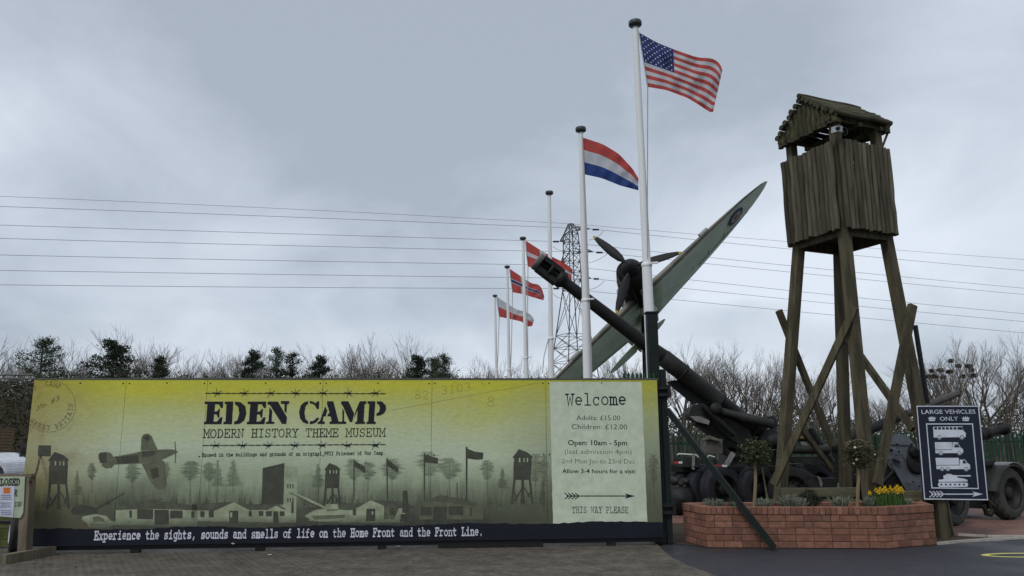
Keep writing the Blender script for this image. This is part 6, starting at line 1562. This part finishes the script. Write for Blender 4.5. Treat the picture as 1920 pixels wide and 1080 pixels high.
for x0, x1, y in ((1111, 1123, 430.5), (1118, 1130, 473.5), (1113, 1123, 523), (1037, 1048, 453), (1038, 1048, 541)):
    b = B(); p, q = S_(x0, y), S_(x1, y); n = 9; pts = [p.lerp(q, k/(n*2)) for k in range(n*2+1)]; b.tube(pts, [.22 if k % 2 else .12 for k in range(n*2+1)], 8); b.build('insulator', M_black, pyl)
for (x0, y0), (xm, ym), (x1, y1) in (((1104, 450), (1122, 448), (1131, 433)), ((1104, 493), (1124, 488), (1139, 476)), ((1104, 543), (1122, 541), (1133, 526)), ((1037, 462), (1048, 472), (1060, 470)), ((1036, 550), (1044, 559), (1056, 560))):
    b = B(); P3 = [S_(x0, y0), S_(xm, ym), S_(x1, y1)]; pts = [P3[0]*((1-t_)**2)+P3[1]*(2*t_*(1-t_))+P3[2]*t_*t_ for t_ in [k/8 for k in range(9)]]; b.tube(pts, .035, 4, False); b.build('jumper_cable', M_wire, pyl)

# ------------------------------------------------------------------ left end: closed sign on a post, chain, things in the yard
pY = 11.25; p0 = gz(48, 1047)
post = thing('post_stand', (p0.x, p0.y, 0), 'weathered timber post on a plank foot at the left end of the hoarding', 'post')
pY = p0.y
b = B(); b.bar((p0.x-.02, pY, .06), at(54, 890, pY), .155, .12, (1, 0, 0)); b.build('upright', M_post, post)
b = B(); a_ = gz(3, 1058); c_ = gz(90, 1042); b.bar((a_.x, a_.y, .06), (c_.x, c_.y+.1, .06), .12, .12); b.build('foot_plank', M_post, post)
b = B(); b.bar((a_.x-.8, pY-.03, at(0, 892, pY).z), at(62, 891.5, pY-.03), .10, .045); b.build('top_rail', M_post, post)
for y in (903,):
    b = B(); q = at(57, y+1, pY-.09); b.box(q, (.03, .02, .04)); b.build('bolt', M_black, post)
KF = Face(at(0, 960, pY-.10), (1, 0, 0), (0, 0, 1))
cs_ = thing('closed_sign', KF.hit(20, 970), 'pale green sign lettered CLOSED with a white notice taped on it', 'sign')
def kp_(name, pts, m, off, parent=None, th=.012):
    b = B(); b.prism([KF.hit(x, y, off) for x, y in pts], -KF.n, th); return b.build(name, m, parent or cs_)
M_kb = mat('sign_cream', (.40, .46, .34), .6, (.30, .35, .25), scale=5)
kp_('board', [(-60, 893), (46.5, 893.5), (45, 930), (43, 962), (38, 971), (-60, 966)], M_kb, 0)
kp_('notice', [(-6, 913), (28, 911), (25, 970), (-6, 967)], mat('notice_paper', (.58, .60, .72), .6), .006, th=.002)
kp_('orange_label', [(7, 914), (20, 914), (19.5, 925), (7, 925)], mat('orange_print', (.62, .17, .03), .6), .0075, th=.0008)
rr = random.Random(9)
b = B()
for r_ in range(11):
    if r_ in (3, 7): continue
    y = 928+r_*3.6; x = rr.uniform(1, 4)
    while x < 21: w_ = rr.uniform(1.2, 3.4); b.poly([KF.hit(x, y, .0078), KF.hit(min(23, x+w_), y, .0078), KF.hit(min(23, x+w_), y+1.5, .0078), KF.hit(x, y+1.5, .0078)]); x += w_+.7
tag(b.build('notice_print', mat('notice_ink', (.12, .13, .2), .7), cs_, fixn=False), kind='stuff')
typed('CLOSED', KF, (-7.5, 909.5), (37, 909.5), 11.5, M_ink, cs_, t=.13, off=.003)
typed('R', KF, (26, 930), (32.5, 930), 11, M_ink, cs_, t=.11, off=.003); typed('ION', KF, (26.5, 949), (40.5, 949), 7.5, M_ink, cs_, t=.1, off=.003)
# chain
ch = thing('chain', at(76, 856, 11.5), 'rusty sagging chain hooked from the post to the hoarding', 'chain')
A0 = at(64, 893, pY+.02); A1 = BF.hit(77, 856, .03); n = 13; lk = None
for i in range(n):
    t_ = i/(n-1); p = A0.lerp(A1, t_)+Vector((0, 0, -.07*math.sin(math.pi*t_))); d = (A1-A0).normalized(); sd = d.cross(Vector((0, 1, 0)) if i % 2 else Vector((1, 0, 0))).normalized()
    b = B(); b.tube([p+d*(.032*math.cos(a*.785))+sd*(.016*math.sin(a*.785)) for a in range(9)], .006, 5, False); b.build('chain_link', M_rust, ch)
# trailer wheel and mossy boards behind the sign
wl = thing('spare_wheel', (at(30, 1000, 12.1).x, 12.1, 0), 'black tyre on a white rim standing behind the timber post', 'wheel')
q = at(32, 1000, 12.1); wheel(wl, (q.x, 12.1, .29), .29, .2, R(35), False, M_tyreg, M_wht, 'sp')
wb = thing('mossy_board_wall', (at(-10, 1000, 12.6).x, 12.6, 0), 'stack of mossy green boards low behind the closed sign', 'boards')
for i, (y0, y1) in enumerate(((966, 988), (990, 1009), (1011, 1036))):
    z1 = at(10, y0, 12.6).z; z0 = max(.02, at(10, y1, 12.6).z); x0 = at(-80, 1000, 12.6).x; x1 = at(40, 1000, 12.6).x
    b = B(); b.box(((x0+x1)/2, 12.6, (z0+z1)/2), (x1-x0, .12, z1-z0)); b.build('board', var_rand(mat('mossy_board%d' % i, (.10, .115, .03), .9, (.05, .06, .02), scale=5), .1), wb)
b = B(); q = at(30, 980, 12.0)
b.bar((q.x-.25, 12.05, q.z), (q.x+.3, 12.05, q.z-.01), .08, .05); b.bar((q.x-.1, 12.05, q.z+.06), (q.x+.2, 12.05, q.z+.06), .05, .04); b.build('axle_bracket', M_black, wl)
# liquid tank in a cage
IY = 27.0; i0 = at(31, 893, IY); i1 = at(59, 850, IY); cx_ = (at(12, 870, IY).x+at(51, 870, IY).x)/2; M_cage = mat('cage_steel', (.12, .13, .13), .6)
ib = thing('liquid_tank', (cx_, IY+.5, 0), 'white plastic liquid tank in a metal cage in the yard at the left', 'tank')
zt = at(40, 849, IY).z; zb2 = max(.15, at(40, 889, IY).z); wd = .72
b = B(); b.box((cx_, IY+.5, (zt+zb2)/2), (wd*.94, .94, (zt-zb2)*.96)); o = b.build('container', mat('tank_plastic', (.50, .53, .50), .5, (.42, .45, .42), scale=2), ib)
bmx = bmesh.new(); bmx.from_mesh(o.data); bmesh.ops.bevel(bmx, geom=bmx.edges[:], offset=.07, segments=3, affect='EDGES'); bmx.to_mesh(o.data); bmx.free()
for k in range(7):
    x = cx_-wd/2+wd*k/6; b = B(); b.tube([(x, IY, zb2), (x, IY, zt)], .014, 5); b.build('cage_bar', M_cage, ib)
for k in range(5):
    z = zb2+(zt-zb2)*k/4; b = B(); b.tube([(cx_-wd/2, IY-.01, z), (cx_+wd/2, IY-.01, z)], .014, 5); b.build('cage_bar', M_cage, ib)
b = B(); b.box((cx_, IY+.5, zb2/2+.02), (wd, 1.0, zb2-.05)); b.build('pallet', M_gunl, ib)
b = B(); b.lathe((cx_+.1, IY-.02, zb2+.08), (0, -1, 0), [(0, .09), (.06, .09), (.07, 0)], 12); b.build('valve', M_black, ib)
# dark box standing nearer, against the hoarding
q = at(39, 845, 14.0); b = B(); b.box((q.x+.12, 14.2, q.z), (.34, .3, at(39, 833, 14).z-at(39, 856, 14).z)); t = thing('control_box', (q.x+.12, 14.2, 0), 'dark grey box on a post just behind the left edge of the hoarding', 'box'); b.build('case', mat('box_dark', (.03, .035, .04), .6), t)
b = B(); b.box((q.x+.12, 14.25, q.z/2-.08), (.07, .07, q.z-.16)); b.build('stand', M_gun, t)
b = B(); b.box((q.x+.03, 14.04, q.z+.01), (.09, .02, .09)); b.build('vent', M_black, t)
# stacked pallets
PYY = 30.0
for i in range(9):
    z = at(2, 853, PYY).z-.02+i*.115; x1 = at(8.5, 840, PYY).x
    t = thing('pallet', (x1-.6, PYY, z), 'timber pallet in the tall stack at the left edge, %s' % ['lowest', 'second from the bottom', 'third from the bottom', 'fourth from the bottom', 'middle', 'fourth from the top', 'third from the top', 'second from the top', 'topmost'][i], 'pallet', 'stacked pallets at the left edge')
    b = B(); b.box((x1-.6, PYY, z+.09), (1.2, 1.0, .022)); b.build('deck', M_stake, t)
    for dx in (-.5, 0, .5): b = B(); b.box((x1-.6+dx, PYY, z+.035), (.1, 1.0, .075)); b.build('block', M_stake, t)
# what the pallets stand on: dark container bed
q = at(2, 868, 30); b = B(); b.box((q.x-.9, 30, at(2, 853, 30).z/2), (2.2, 1.4, at(2, 853, 30).z-.04)); tag(b.build('dark_platform', mat('platform_dark', (.02, .022, .026), .7)), 'dark blue grey platform under the pallet stack at the left edge', 'platform')
# white car, only its nose in view
CY = 24.0
car = thing('parked_car', (at(-30, 890, CY).x, CY, 0), 'white car at the left edge with only its front wing in view', 'car')
def side(pts, dep, name, m, Y=CY): b = B(); b.prism([at(x, y, Y) for x, y in pts], Vector((0, 1, 0)), dep); o = b.build(name, m, car); return o
o = side([(-70, 892), (-70, 866), (-66, 856), (-58, 850), (-36, 850), (-16, 861), (0, 863), (8, 869), (11, 882), (10, 890), (7, 892), (6, 882), (2, 876), (-4, 875), (-9, 880), (-11, 892)], 1.7, 'body', mat('car_white', (.62, .64, .68), .25))
bmx = bmesh.new(); bmx.from_mesh(o.data); bmesh.ops.bevel(bmx, geom=[e_ for e_ in bmx.edges], offset=.03, segments=2, affect='EDGES'); bmx.to_mesh(o.data); bmx.free()
side([(-62, 863), (-56, 852), (-37, 852), (-22, 861), (-30, 864)], .02, 'side_window', M_black, CY-.012)
q = at(-2, 886, CY); wheel(car, (q.x, CY+.12, .30), .30, .2, R(90), False, M_tyre, M_gunb, 'car')
q = at(-58, 886, CY); wheel(car, (q.x, CY+.12, .30), .30, .2, R(90), False, M_tyre, M_gunb, 'car')
# litter under the hoarding
for i, (x, y, s, m, lb) in enumerate(((437, 1019, .07, M_wht, 'torn white paper scrap hanging below the navy strip'), (746, 1027, .05, M_wht, 'pale litter scrap on the ground under the middle of the hoarding'), (505, 1043, .03, M_conc, 'small pale stone on the concrete in front of the hoarding'))):
    p = gz(x, y) if i else BF.hit(x, y, .01); b = B(); rr = random.Random(i)
    if not i: s = .022
    pts = [(p.x+s*math.cos(a*1.05)*rr.uniform(.7, 1.3), p.y+(s*math.sin(a*1.05)*.6 if i else rr.uniform(-.01, .01)), (p.z+.02 if i else p.z+s*.5*math.sin(a*1.05))) for a in range(6)]
    b.prism(pts, (0, 0, 1) if i else (0, 1, 0), .006); tag(b.build('litter', M_wht), lb, 'litter', 'litter under the hoarding')

# dead leaves, grit and twigs blown onto the ground
b = B(); rr = random.Random(15)
for i in range(900):
    if i % 3: px, py = rr.uniform(60, 1240), 1036+abs(rr.gauss(0, 9))
    else: px, py = rr.uniform(0, 1920), rr.uniform(1030, 1078)
    p = gz(px, py); s = rr.uniform(.004, .016)
    u = Vector((rr.gauss(0, 1), rr.gauss(0, 1), rr.uniform(-.2, .4))).normalized()*s; w_ = u.cross(Vector((0, 0, 1))).normalized()*s*.6; q = Vector((p.x, p.y, .006+s*.3))
    b.add([q-u, q+w_, q+u, q-w_], [(0, 1, 2, 3)])
tag(b.build('ground_debris', mat('dead_leaf', (.12, .085, .045), .95, (.05, .035, .02), scale=20), fixn=False), 'scattered dead leaves and grit on the ground along the hoarding', 'debris', kind='stuff')
